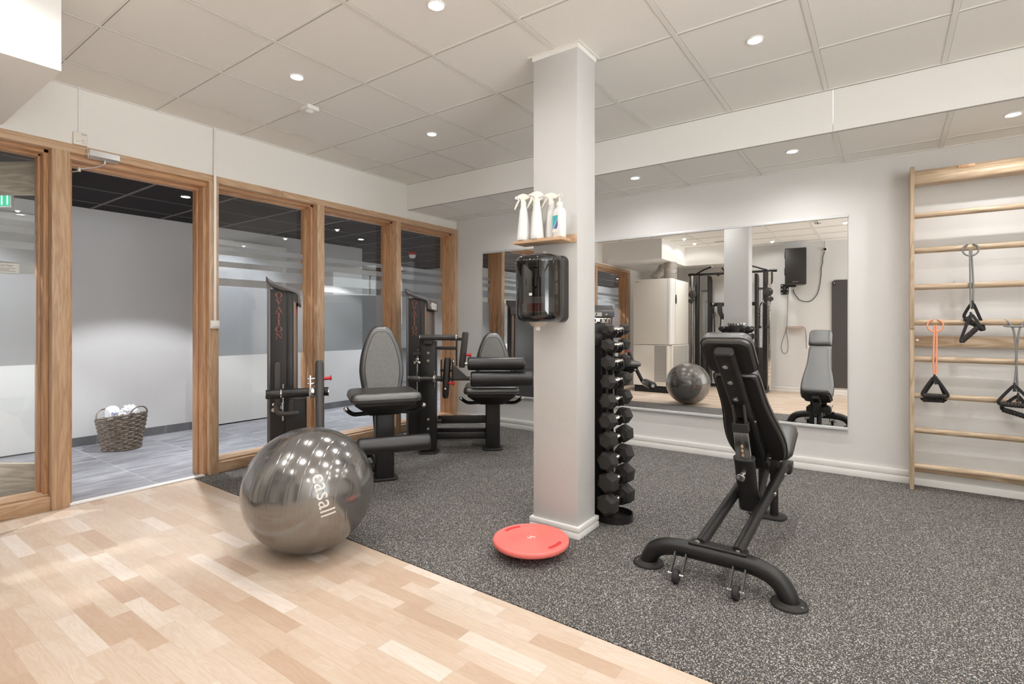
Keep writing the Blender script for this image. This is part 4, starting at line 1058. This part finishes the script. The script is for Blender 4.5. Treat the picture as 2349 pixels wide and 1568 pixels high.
def handle(parent, conn, gc, gd, L=.125, gr=.0165, spread=.5):
    """foam grip centred at gc along gd, joined by a webbing strap to the connector"""
    gd = Vector(gd).normalized(); gc = Vector(gc); conn = Vector(conn)
    a, c = gc-gd*L/2, gc+gd*L/2
    n = 9; prof = []
    for k in range(n):
        z = L*k/n
        prof += [(gr, z), (gr, z+L/n*.7), (gr*.86, z+L/n*.78), (gr*.86, z+L/n*.95)]
    prof = [(0, 0)]+prof+[(gr, L), (0, L)]
    g = MB().lathe(prof, 18, Matrix.Translation(a) @ gd.to_track_quat('Z', 'Y').to_matrix().to_4x4()).build('grip', M['rubber'], parent, 40)
    up = (conn-gc).normalized(); e = gd*.006
    pts = [c-gd*.01, c+e, c+e+up*.02, conn+gd*.012+up*-.006, conn+up*.004, conn-gd*.012+up*-.006, a-e+up*.02, a-e, a+gd*.01]
    MB().tube(pts, .0095, 10, sm=2, flat=.18, up=(0, 1, 0)).build('strap', M['webbing'], g)
    MB().cyl(conn+Vector((0, 0, -.03)), conn+Vector((0, 0, .022)), .0065, n=12).cyl(conn+Vector((0, 0, -.034)), conn+Vector((0, 0, -.022)), .009, n=12).build('connector', M['darkplastic'], g)
def hitch(x, z, rad, mat, r, tr=.0055):
    """loops of the folded tube lying over the rung"""
    for s in (-1, 1):
        pts = [(x+s*.014, 4.668, z+.012), (x+s*.016, 4.65, z+.026)]
        for k in range(9):
            a = R(68-k*19) if s > 0 else R(112+k*19)
            pts.append((x+rad*math.cos(a), 4.615, z-.012+rad*math.sin(a)))
        pts += [(x+s*.004, 4.616, z-.012-rad)]
        MB().tube(pts, tr, 12, sm=1).build('hitch_loop', mat, r)
r = thing('resistance_band', 'orange resistance band hung on the wall bars', 'resistance band', (.276, 4.612, 1.175), 0, 'resistance bands on the wall bars')
RB = Vector((.276, 4.612, 1.175))
def offs(root, base):
    for ch in root.children:
        ch.location = -base
hitch(.276, 1.165, .043, M['orange'], r)
MB().tube([(.272, 4.618, 1.158), (.270, 4.614, 1.11), (.266, 4.612, .95), (.266, 4.61, .86), (.272, 4.61, .815)], .0056, 12, sm=2).build('tube', M['orange'], r)
MB().tube([(.282, 4.620, 1.158), (.284, 4.616, 1.11), (.284, 4.614, .95), (.282, 4.612, .87), (.280, 4.612, .82)], .0056, 12, sm=2).build('tube', M['orange'], r)
handle(r, (.272, 4.608, .797), (.274, 4.600, .672), (1, 0, .0))
handle(r, (.281, 4.612, .785), (.268, 4.632, .640), (1, 0, .02), .115)
offs(r, RB)
r = thing('resistance_band', 'grey resistance band hung on the third rung of the wall bars', 'resistance band', (.460, 4.612, 1.675), 0, 'resistance bands on the wall bars')
RB = Vector((.46, 4.612, 1.675))
hitch(.460, 1.672, .041, M['greytube'], r)
MB().tube([(.456, 4.618, 1.662), (.456, 4.612, 1.60), (.458, 4.610, 1.42), (.459, 4.608, 1.30), (.460, 4.608, 1.275)], .0052, 12, sm=2).build('tube', M['greytube'], r)
MB().tube([(.464, 4.620, 1.662), (.467, 4.616, 1.60), (.474, 4.614, 1.42), (.472, 4.612, 1.33), (.470, 4.612, 1.315)], .0052, 12, sm=2).build('tube', M['greytube'], r)
handle(r, (.460, 4.606, 1.222), (.452, 4.585, 1.095), (.62, 0, .72))
handle(r, (.470, 4.612, 1.298), (.478, 4.625, 1.165), (.75, .1, -.62), .12)
offs(r, RB)
r = thing('resistance_band', 'grey resistance band at the edge of the photo, slung over a rung', 'resistance band', (.682, 4.612, 1.175), 0, 'resistance bands on the wall bars')
RB = Vector((.682, 4.612, 1.175))
for s in (-1, 1):
    MB().tube([(.682+s*.060, 4.668, 1.165), (.682+s*.062, 4.645, 1.196), (.682+s*.035, 4.618, 1.178), (.682+s*.012, 4.614, 1.13), (.682+s*.006, 4.612, 1.05)], .0060, 12, sm=2).build('hitch_loop', M['greytube'], r)
MB().tube([(.625, 4.63, 1.152), (.65, 4.610, 1.148), (.70, 4.608, 1.147), (.74, 4.62, 1.152)], .0060, 12, sm=2).build('cross_loop', M['greytube'], r)
MB().tube([(.676, 4.612, 1.06), (.684, 4.612, .95), (.678, 4.610, .85), (.672, 4.608, .785)], .0056, 12, sm=2).build('tube', M['greytube'], r)
MB().tube([(.688, 4.616, 1.06), (.680, 4.616, .95), (.686, 4.616, .80), (.690, 4.616, .725)], .0056, 12, sm=2).build('tube', M['greytube'], r)
handle(r, (.672, 4.606, .765), (.675, 4.595, .645), (1, 0, -.04), .15)
handle(r, (.690, 4.614, .700), (.690, 4.625, .585), (.92, 0, -.30), .15)
offs(r, RB)

# ------------------------------------------------------------------ basket with towels in the hall
BK = Vector((-5.845, 1.868, 0))
r = thing('wicker_basket', 'grey wicker basket with two loop handles on the hall floor', 'basket', BK, R(20))
ns, rows = 22, 17
def bas(a, z): return .150+.055*(z/.31)+0*a
b = MB()
for i in range(rows):
    z0 = .012+.0172*i
    pts = []
    for k in range(ns*4):
        a = 2*PI*k/(ns*4); ph = math.cos(a*ns/2+PI*i)
        rr = bas(a, z0)+.0065*ph
        tilt = 1+.10*math.cos(a)*(i/rows)
        pts.append((rr*math.cos(a), rr*.92*math.sin(a), z0*tilt))
    b.tube(pts, .0078, 6, closed=True, flat=1.25)
b.build('wicker_weave', M['wicker'], r, 60)
b = MB()
for k in range(ns):
    a = 2*PI*(k+.5)/ns
    b.tube([(bas(a, z)*math.cos(a), bas(a, z)*.92*math.sin(a), z*(1+.10*math.cos(a)*z/.31)) for z in (.004, .10, .20, .30)], .004, 6)
b.build('wicker_stakes', M['wicker'], r, 60)['kind'] = 'stuff'
MB().lathe([(0, .004), (.147, .004), (.147, .012), (0, .012)], 32).build('basket_bottom', M['wicker'], r)
MB().tube([((bas(0, .31)+.002*math.sin(14*t))*math.cos(t), bas(0, .31)*.92*math.sin(t), .308*(1+.10*math.cos(t))) for t in [2*PI*k/64 for k in range(64)]], .0075, 8, closed=True).build('basket_rim', M['wicker'], r, 60)
for s in (-1, 1):
    pts = []
    for k in range(13):
        t = PI*k/12; pts.append((s*(.203+.018*math.sin(t)), .085*math.cos(t), .295+(.035 if s > 0 else -.01)+.075*math.sin(t)))
    MB().tube(pts, .0065, 8, sm=1).build('loop_handle', M['wicker'], r, 60)
def towel(label, c, rad, sc, seed, fold=.25):
    from mathutils import noise as nz
    t = thing('towel', label, 'towel', c, 0, 'white towels in the basket')
    bm = bmesh.new(); bmesh.ops.create_icosphere(bm, subdivisions=5, radius=1)
    for v in bm.verts:
        p = v.co.copy(); q = p*1.7+Vector((seed*3.1, seed, 0))
        d = abs(nz.noise(q))*fold*2.2+nz.noise(q*2.5)*fold*.5+abs(nz.noise(q*4.3+Vector((1, 2, 3))))*fold*.35
        v.co = Vector((p.x*sc[0], p.y*sc[1], p.z*sc[2]))*rad*(1-fold*.3+d)
    b = MB(); b.merge(bm); b.build('terry_cloth', M['towel'], t, 180)
    return t
tr_ = thing('towel', 'neatly rolled white towel at the low side of the basket', 'towel', (BK.x-.104, BK.y-.044, .30), R(20), 'white towels in the basket')
b = MB(); L = []
for k in range(13):
    t = k/12; L.append((.058*math.cos(PI*t), .0, .058*math.sin(PI*t)))
prof = rrect(-.056, .056, -.11, .085, .05, 6)
b.pad(rrect(-.060, .060, -.13, .095, .055, 8), .085, basis((0, .04, 0), (1, 0, 0), (0, 0, 1), (0, -1, 0)), .6)
b.build('rolled_cloth', M['towel'], tr_, 60)
b = MB().tube([(-.05, -.046, .02), (-.03, -.052, .06), (.02, -.052, .07), (.05, -.046, .03)], .004, 8, sm=2).build('fold_edge', M['towel'], tr_)
towel('crumpled white towel bulging from the middle of the basket', (BK.x+.024, BK.y+.055, .342), .054, (1.1, 1.0, 1.1), 2.3, .30)
towel('crumpled white towel at the back of the basket', (BK.x+.142, BK.y+.05, .345), .035, (1, 1.1, 1.0), 5.7, .28)
t = towel('small crumpled white towel under the raised basket handle', (BK.x+.095, BK.y-.055, .330), .044, (1.0, 1.0, .9), 8.2, .28)
MB().tube([(-.025, -.036, .01), (.0, -.042, .030), (.025, -.036, .012)], .010, 8, sm=1, flat=.4).build('blue_stripe', M['towel_blue'], t)

# ------------------------------------------------------------------ small fittings on the partition wall
r = thing('thermostat', 'white thermostat with dial above the doorway post', 'thermostat', (-4.25, 1.128, 2.317))
MB().box(.001, .026, -.037, .037, .0, .082, .005).build('thermostat_case', M['plastic'], r)
dl = MB().cyl((.026, .018, .030), (.034, .018, .030), .0135, n=28, bev=.002).build('dial', M['bar'], r)
MB().box(.034, .0346, .010, .026, .029, .031, M=None).build('dial_mark', M['letter'], dl, 0)
b = MB()
for k in range(5): b.box(.0255, .0263, .006+.005*k, .008+.005*k, .066, .073)
b.build('vent_slots', M['ink'], r, 0)
MB().box(.0255, .0262, -.027, -.006, .020, .0215).build('print_line', M['ink'], r, 0)
tag(MB().box(-4.249, -4.237, 1.118, 1.136, 2.40, 2.684, .003).build('cable_trunking', M['white'], None), 'short white cable duct from ceiling to thermostat', 'cable duct', 'white cable ducts')
tag(MB().box(-4.2315, -4.219, 1.948, 1.967, 1.193, 2.684, .003).build('cable_trunking', M['white'], None), 'long white cable duct from ceiling to light switch on the oak post', 'cable duct', 'white cable ducts')
r = thing('light_switch', 'square white light switch on the oak doorway post', 'light switch', (-4.2315, 1.954, 1.13))
MB().box(.0005, .022, -.034, .034, 0, .064, .006).build('switch_box', M['plastic'], r)
MB().box(.021, .027, -.022, .022, .011, .053, .003).build('rocker', M['white'], r)
r = thing('door_closer', 'grey metal door closer on the head board over the doorway', 'door closer', (-4.231, 1.245, 2.268))
MB().prism([(.0, -.025), (.030, -.025), (.046, -.012), (.046, .024), (.034, .030), (0, .030)], -.085, .085, basis((0, 0, 0), (1, 0, 0), (0, 0, 1), (0, 1, 0)), .003).build('closer_body', M['alu'], r, 30)
MB().box(.001, .045, -.090, -.084, -.024, .029, .003).build('end_plate', M['chrome'], r)
ar = MB().cyl((.023, .005, -.025), (.023, .005, -.045), .011, n=18).tube([(.023, .005, -.042), (.018, -.025, -.072), (.0, -.125, -.105)], .008, 10, sm=1, flat=.5, up=(0, 0, 1)).build('closer_arm', M['chrome'], r)
MB().cyl((.0, -.125, -.098), (.0, -.125, -.122), .011, n=18).tube([(.0, -.125, -.118), (-.09, -.17, -.122), (-.21, -.20, -.122)], .008, 10, flat=.5, up=(0, 0, 1)).build('forearm', M['chrome'], r)
r = thing('motion_sensor', 'white square motion sensor at a ceiling grid crossing', 'sensor', (-3.283, 2.157, 2.69))
MB().box(-.046, .046, -.046, .046, -.034, -.004, .006).build('sensor_housing', M['white'], r)
MB().ball((0, 0, -.034), .026, sc=(1, 1, .75)).build('sensor_dome', M['clearplastic'], r)
r = thing('paper_notice', 'white printed notice stuck to the window left of the doorway', 'notice', (-4.409, .735, 1.345))
MB().box(-.0006, .0006, -.135, .135, .133, .207).build('sheet', M['paper'], r, 0)
PM = lambda y, z: basis((.0009, y, z), (0, 1, 0), (0, 0, 1), (1, 0, 0))
text_mesh('heading', 'our Gym - Welcome to our Gym', .0155, M['ink'], r, PM(0, .180), .0001)
b = MB()
for k in range(3): b.box(.0007, .0010, -.115, .118-.03*(k % 2), .161-.0085*k, .1635-.0085*k)
b.build('fine_print', M['greytube'], r, 0)
r = thing('exit_sign', 'green lit exit sign with running figure hanging in the hall', 'exit sign', (-5.83, .99, 2.10), R(35))
MB().box(-.165, .165, -.012, .012, 0, .165, .004).build('sign_box', M['white'], r)
f = MB().box(-.155, .155, -.0135, -.0125, .010, .155).build('sign_face', M['exit_green'], r, 0)
b = MB().cyl((.005, -.0145, .128), (.005, -.0138, .128), .014, n=16)
for pts in ([(-.02, .105), (.01, .112), (.0, .065), (-.03, .062)], [(-.02, .105), (-.055, .09), (-.065, .062), (-.055, .06), (-.046, .082), (-.015, .092)], [(.005, .11), (.04, .085), (.06, .095), (.056, .104), (.04, .097), (.01, .118)],
            [(0, .07), (.03, .05), (.035, .02), (.022, .02), (.018, .043), (-.012, .06)], [(-.03, .066), (-.035, .045), (-.07, .03), (-.066, .02), (-.022, .036), (-.012, .06)], [(.085, .02), (.085, .145), (.14, .145), (.14, .02), (.13, .02), (.13, .136), (.095, .136), (.095, .02)]):
    b.prism(pts, -.0145, -.0138, XZ)
b.build('running_figure', M['exit_white'], f, 0)
for x in (-.1, .1): MB().cyl((x, 0, .163), (x, 0, ZH-2.10), .004, n=8).build('hanger', M['alu'], r)
r = thing('smoke_detector', 'red and white smoke detector on the dark hall ceiling', 'smoke detector', (-5.95, 5.68, ZH))
MB().lathe([(0, -.006), (.060, -.006), (.060, -.040), (.05, -.044), (0, -.044)], 28).build('detector_base', M['red'], r)
MB().lathe([(0, -.042), (.052, -.044), (.050, -.07), (.036, -.092), (0, -.095)], 28).build('detector_head', M['white'], r)

# ------------------------------------------------------------------ things seen in the mirror: ventilation unit and ducts
r = thing('ventilation_unit', 'tall white ventilation cabinet with perforated grilles under the soffit', 'ventilation unit', (-3.39, .0, 0))
x0, x1, y0, y1 = -.355, .345, -.50, .51
MB().box(x0+.015, x1-.02, y0, y1-.03, 0, .12, .004).build('plinth', M['vent'], r)
o = rrect(x0, x1, y0, y1, .02, 3)
MB().box(x0, x1-.055, y0+.02, y1-.008, .12, .845, .004).box(x0, x1, y0+.02, y1-.055, .12, .845, .004).build('lower_cabinet', M['plastic'], r, 30)
MB().box(x0, x1-.075, y0+.02, y1, .853, 2.02, .006).build('front_panel', M['plastic'], r, 30)
MB().box(x1-.09, x1-.006, y0+.02, y1-.09, .853, 2.02, .006).build('side_panel', M['plastic'], r, 30)
cpts = [(x1-.072, y1-.002)]+[(x1-.055+.055*math.sin(PI/2*k/8), y1-.055+.055*math.cos(PI/2*k/8)) for k in range(9)]+[(x1, y1-.20), (x1-.03, y1-.20), (x1-.03, y1-.06), (x1-.072, y1-.03)]
MB().prism(cpts, .855, 2.022, None, .002).build('corner_panel', M['white'], r, 40)
MB().box(x1-.002, x1+.001, y1-.245, y1-.215, .86, 2.018).build('side_strip', M['bar'], r, 0)
MB().box(x1-.31, x1-.085, y1-.0085, y1-.004, .195, .835).build('front_grille', M['perf'], r, 0)
b = MB()
for f in ((x1-.325, x1-.07, .18, .195), (x1-.325, x1-.07, .835, .848), (x1-.325, x1-.31, .18, .848), (x1-.085, x1-.07, .18, .848)): b.box(f[0], f[1], y1-.009, y1-.001, f[2], f[3], .001)
b.build('grille_frame', M['plastic'], r, 30)
MB().box(x1-.001, x1+.0015, y0+.06, y1-.10, .15, .83).build('side_grille', M['perf'], r, 0)
cp = MB().prism([(.032*math.cos(t), .085*math.sin(t)) for t in [2*PI*k/24 for k in range(24)]], 0, .012, basis((x1, y1-.23, 1.66), (0, 1, 0), (0, 0, 1), (1, 0, 0)), .003).build('control_panel', M['darkplastic'], r)
MB().box(x1+.012, x1+.0128, y1-.242, y1-.218, 1.68, 1.71).build('display', M['green'], cp, 0)
for z in (.98, 1.87):
    b = MB(); bolt(b, (x1-.03, y1-.018, z), (.6, .8, 0), .006, .003); b.build('panel_screw', M['darkplastic'], r)
text_mesh('brand_print', 'swegon', .022, M['ink'], r, basis((x0+.07, y1+.0004, 1.985), (-1, 0, 0), (0, 0, 1), (0, 1, 0)), .0003)
def flex(label, pts, rad):
    P_ = [Vector(p) for p in pts]; Q = []
    n = 36
    for k in range(n+1):
        t = k/n*(len(P_)-1); i = min(int(t), len(P_)-2); Q.append(P_[i].lerp(P_[i+1], t-i))
    rs = [rad*(1+.035*math.sin(k*1.9)+.02*math.sin(k*.7)) for k in range(n+1)]
    b = MB().tube(Q, rs, 28)
    return tag(b.build('air_duct', M['foil'], None, 60), label, 'air duct', 'silver air ducts')
flex('wide silver air duct rising from the ventilation unit to the soffit', [(-3.19, .14, 2.026), (-3.19, .14, 2.15), (-3.19, .13, 2.338)], .115)
flex('bent silver air duct leaning beside the wide upright one', [(-3.56, .0, 2.075), (-3.52, .0, 2.12), (-3.44, -.08, 2.22), (-3.40, -.12, 2.336)], .080)
r = thing('air_slot', 'narrow dark air slot in the ceiling beside the soffit', 'air vent', (-2.18, -.12, 2.69))
MB().box(-.30, .30, -.022, .022, -.006, -.0045, .0005).build('slot_opening', M['vent'], r, 0)
b = MB().box(-.31, .31, .022, .030, -.009, -.004, .001).box(-.31, .31, -.030, -.022, -.009, -.004, .001)
b.build('slot_frame', M['white'], r)
r = thing('ceiling_detector', 'small white detector with dark windows on the ceiling, seen in the mirror', 'detector', (-.80, .85, 2.69))
MB().lathe([(0, -.004), (.042, -.004), (.040, -.022), (0, -.026)], 24).build('detector_base', M['white'], r)
b = MB()
for a in range(4): b.box(.022, .036, -.010, .010, -.031, -.020, .002, M=Matrix.Rotation(a*PI/2, 4, 'Z'))
b.build('dark_window', M['ink'], r)

# ------------------------------------------------------------------ functional trainer on the back wall
r = thing('functional_trainer', 'tall black cable trainer with two towers and pull-up bars, seen in the mirror', 'cable machine', (-2.36, -.80, 0))
for s in (-1, 1):
    X = lambda x: s*x
    MB().box(X(.68)-.022, X(.68)+.022, .10, .145, .05, 2.16, .004).build('chrome_upright', M['chrome'], r)
    b = MB()
    for k in range(26): b.cyl((X(.68), .1455, .30+.065*k), (X(.68), .1465, .30+.065*k), .006, n=8)
    b.build('adjustment_holes', M['ink'], r, 0)
    MB().box(X(.60)-.035, X(.60)+.035, .02, .10, .03, 2.17, .008).build('tower_post', M['steel'], r)
    for x in (.53, .49): MB().cyl((X(x), -.10, .10), (X(x), -.10, 1.86), .010, n=12).build('guide_rod', M['chrome'], r)
    MB().prism(spl([(-.24, .04), (-.24, 1.9), (-.235, 2.08), (-.19, 2.15), (-.08, 2.16)], 4)+[(-.05, 2.16), (-.05, .04)], X(.42)-.022, X(.42)+.022, YZ, .004).build('stack_shroud', M['shroud'], r)
    st_ = MB().box(X(.51)-.055, X(.51)+.055, -.16, -.05, .12, .80, .004).build('weight_stack', M['darkplastic'], r)
    MB().cyl((X(.56), -.10, 1.88), (X(.40), -.10, 1.88), .022, n=14).build('top_stop', M['greyedge'], r)
    MB().box(X(.60)-.04, X(.60)+.04, -.28, .32, 0.002, .06, .012).build('base_foot', M['steel'], r)
    b = MB().prism([(X(x), z) for x, z in spl([(.60, 2.16), (.60, 2.02), (.63, 1.95), (.70, 1.93), (.73, 1.99), (.73, 2.16)], 3)], .11, .125, XZ, .002)
    b.build('pulley_plate', M['steel2'], r)
    pl = MB().cyl((X(.665), .15, 1.80), (X(.665), .165, 1.80), .075, n=32, bev=.003).prism([(X(x), z) for x, z in [(.64, 1.74), (.70, 1.72), (.74, 1.70), (.75, 1.66), (.70, 1.62), (.66, 1.64), (.62, 1.68)]], .15, .165, XZ, .002).build('swivel_plate', M['steel2'], r)
    for x, z in ((.68, 2.07), (.70, 1.83), (.68, 1.71)):
        b = MB(); bolt(b, (X(x), .165 if z < 2 else .125, z), (0, 1, 0), .013, .006); b.build('plate_bolt', M['chrome'], r)
    MB().tube([(X(.78), .02, 2.19), (X(.66), .02, 2.19)], .028, 16).build('bar_end', M['steel'], r)
    MB().tube([(X(.62), .05, 2.20), (X(.45), .16, 2.26), (X(.30), .20, 2.30)], .016, 12).build('pull_up_grip', M['steel'], r)
    MB().ball((X(.295), .20, 2.302), .018).build('grip_knob', M['chrome'], r)
    MB().tube([(X(.22), .06, 2.19), (X(.22), .12, 2.13), (X(.12), .18, 2.17)], .014, 12, sm=1).build('inner_grip', M['steel'], r)
    MB().tube([(X(.10), .04, 2.21), (X(.13), .12, 2.28)], .014, 12).build('short_grip', M['steel'], r)
MB().box(-.68, .68, .0, .045, 2.165, 2.205, .006).build('top_bar', M['steel'], r)
MB().box(-.42, .42, -.15, -.11, 1.575, 1.645, .006).build('rear_bar', M['steel'], r)
MB().box(-.42, .42, -.15, -.11, .03, .09, .006).build('rear_foot_bar', M['steel'], r)
TR = Vector((-2.36, -.80, 0))
t = thing('strap_pair', 'pair of black straps with green ends hung on the trainer bar', 'strap', (TR.x-.34, TR.y-.09, 1.60))
MB().tube([(-.02, 0, .01), (-.022, .01, -.20), (-.03, .0, -.58)], .013, 8, flat=.25, up=(0, 1, 0)).build('strap', M['webbing'], t)
MB().tube([(.02, 0, .01), (.0, .012, -.12), (.025, .02, -.26), (.022, .0, -.58)], .013, 8, sm=1, flat=.25, up=(0, 1, 0)).build('strap', M['webbing'], t)
MB().tube([(-.05, .016, -.27), (0, .022, -.24), (.05, .016, -.20), (.02, .02, -.13)], .006, 8, sm=1).build('loop', M['webbing'], t)
MB().cyl((0, -.02, .02), (0, .02, .02), .02, n=16).build('snap_hook', M['chrome'], t)
MB().box(-.05, .05, -.012, .012, -.64, -.58, .006).build('end_tab', M['green'], t)
t = thing('lifting_belt', 'curled black padded strap hung beside the strap pair', 'strap', (TR.x-.20, TR.y-.088, 1.62))
MB().layers([[(x*.045+dx, y+dy, z) for x, y in ((-1, -.006), (1, -.006), (1, .006), (-1, .006))] for z, dx, dy in ((.02, 0, 0), (-.06, -.02, .02), (-.16, -.01, .04), (-.24, .03, .04), (-.30, .06, .03))]).build('padding', M['rubber'], t, 60)
MB().tube([(-.0, .04, -.20), (.005, .03, -.36), (-.01, .02, -.46)], .012, 8, flat=.25, up=(0, 1, 0)).build('tail', M['webbing'], t)
t = thing('chain_strap', 'long dark strap on a bright snap hook, nearest the column in the mirror', 'strap', (TR.x-.045, TR.y-.088, 1.63))
MB().tube([(0, 0, -.02), (0, .01, -.35), (0, 0, -.68)], .018, 8, flat=.3, up=(0, 1, 0)).build('strap', M['webbing'], t)
b = MB().tube([(.018*math.cos(a), 0, .0+.035*math.sin(a)) for a in [2*PI*k/16 for k in range(16)]], .006, 8, closed=True)
b.build('snap_hook', M['chrome'], t)
t = thing('triceps_rope', 'black braided rope hung from the trainer pulley', 'rope', (TR.x+.585, TR.y+.18, 1.60))
for s in (-1, 1):
    pts = [(s*.02, 0, .02), (s*.05, .0, -.04)]+[(s*.055+.003*math.sin(k*1.6), .003*math.cos(k*1.6), -.06-.018*k) for k in range(20)]
    MB().tube(pts, [.010+.002*math.sin(k*2.2) for k in range(22)], 10).build('rope', M['webbing'], t)
    MB().ball((s*.055, 0, -.425), .026).build('rope_stop', M['rubber'], t)
MB().tube([(0, 0, .06), (0, 0, .02), (.02, 0, .01)], .008, 8).build('snap_hook', M['chrome'], t)

# ------------------------------------------------------------------ loudspeaker, cables, mat and shelf on the back wall
r = thing('loudspeaker', 'black loudspeaker on a wall bracket, seen in the mirror', 'loudspeaker', (-1.30, -.94, 1.925), R(-4))
o = [(-.165, .15), (.165, .15), (.13, -.13), (-.13, -.13)]
MB().prism([(.165, .15), (-.165, .15), (-.165, .06), (-.12, -.12), (.12, -.12), (.165, .06)], 0, .64, None, .008).build('speaker_cabinet', M['darkplastic'], r, 30)
MB().box(-.150, .150, .149, .160, .022, .625, .006).build('speaker_grille', M['rubber'], r, 30)
MB().box(-.045, .045, .160, .163, .035, .055, .001).build('badge', M['greyedge'], r)
for z in (.47, .17): MB().box(-.178, -.160, -.02, .10, z, z+.13, .006).build('side_grip', M['darkplastic'], r)
br = MB().box(-.255, -.125, -.158, -.150, -.155, .035, .002).build('bracket_plate', M['steel'], r)
for x in (-.235, -.145):
    for z in (.01, -.06, -.13):
        b = MB(); bolt(b, (x, -.150, z), (0, 1, 0), .011, .006); b.build('bracket_bolt', M['chrome'], br)
b = MB().box(-.20, -.17, -.15, -.03, -.05, -.005, .006).cyl((-.185, -.02, -.07), (-.185, -.02, .02), .022, n=18).box(-.19, -.0, -.035, .0, -.035, -.002, .005)
b.build('bracket_arm', M['steel'], r, 30)
MB().cyl((-.19, -.14, -.10), (-.19, -.115, -.10), .02, n=18).build('bracket_knob', M['darkplastic'], r)
yw = -1.09
tag(MB().tube([(-1.36, yw, 1.86), (-1.352, yw, 1.80), (-1.31, yw, 1.73), (-1.25, yw, 1.645), (-1.10, yw, 1.622), (-1.02, yw, 1.70), (-.97, yw, 1.79), (-.945, yw, 1.93), (-.925, yw, 2.10), (-.93, yw, 2.22), (-.90, yw, 2.30), (-.905, yw, 2.40), (-.87, yw, 2.51)], .0055, 8, sm=2).build('power_cable', M['cable'], None), 'black power cable looping from loudspeaker to wall socket', 'cable')
r = thing('wall_socket', 'white wall socket with a round black plug, seen in the mirror', 'socket', (-.865, -1.099, 2.54))
MB().box(-.035, .035, 0, .02, -.035, .035, .005).build('socket_plate', M['plastic'], r)
MB().cyl((0, .018, 0), (0, .055, 0), .023, n=20, bev=.004).build('plug', M['cable'], r)
tag(MB().box(-.869, -.861, -1.0995, -1.093, 2.577, 2.684, .001).build('cable_trunking', M['white'], None), 'thin white cable duct above the wall socket in the mirror', 'cable duct', 'white cable ducts')
tag(MB().tube([(-1.45, -1.06, 1.80), (-1.452, yw, 1.66), (-1.458, yw, 1.40), (-1.462, yw, 1.20), (-1.47, -1.05, 1.12), (-1.53, yw, .95), (-1.56, yw, .82), (-1.54, yw, .72), (-1.48, yw, .69), (-1.44, yw, .76), (-1.445, yw, .92), (-1.47, -1.06, 1.10), (-1.475, -1.04, 1.19), (-1.40, -1.03, 1.182), (-1.22, -1.03, 1.182), (-1.17, -1.03, 1.175), (-1.160, -1.04, 1.10), (-1.155, yw, 1.0), (-1.15, yw, .79)], .0045, 8, sm=2).build('audio_cable', M['greycable'], None), 'thin grey cable looped over the small wall shelf in the mirror', 'cable')
tag(MB().box(-1.455, -1.19, -1.099, -.95, 1.155, 1.172, .002).build('small_shelf', M['oak_x'], None, 30), 'small bare wooden shelf under the loudspeaker in the mirror', 'shelf')
r = thing('exercise_mat', 'dark grey exercise mat hung on the wall by its eyelets, seen in the mirror', 'mat', (-.47, -1.085, 1.06))
MB().prism(rrect(-.295, .295, -.93, .935, .06, 6), -.007, .007, XZ, .002).build('mat_sheet', M['mat'], r, 40)
for x in (-.255, .255):
    e = MB().lathe([(.012, .006), (.024, .006), (.024, .010), (.012, .010)], 24, basis((x, 0, .85), (1, 0, 0), (0, 0, 1), (0, 1, 0)), closed=True).build('eyelet', M['darkplastic'], r)
    b = MB().tube([(x, -.014, .86), (x, .02, .862), (x, .045, .866), (x, .05, .885)], .006, 10, sm=1)
    b.build('hook', M['chrome'], r)
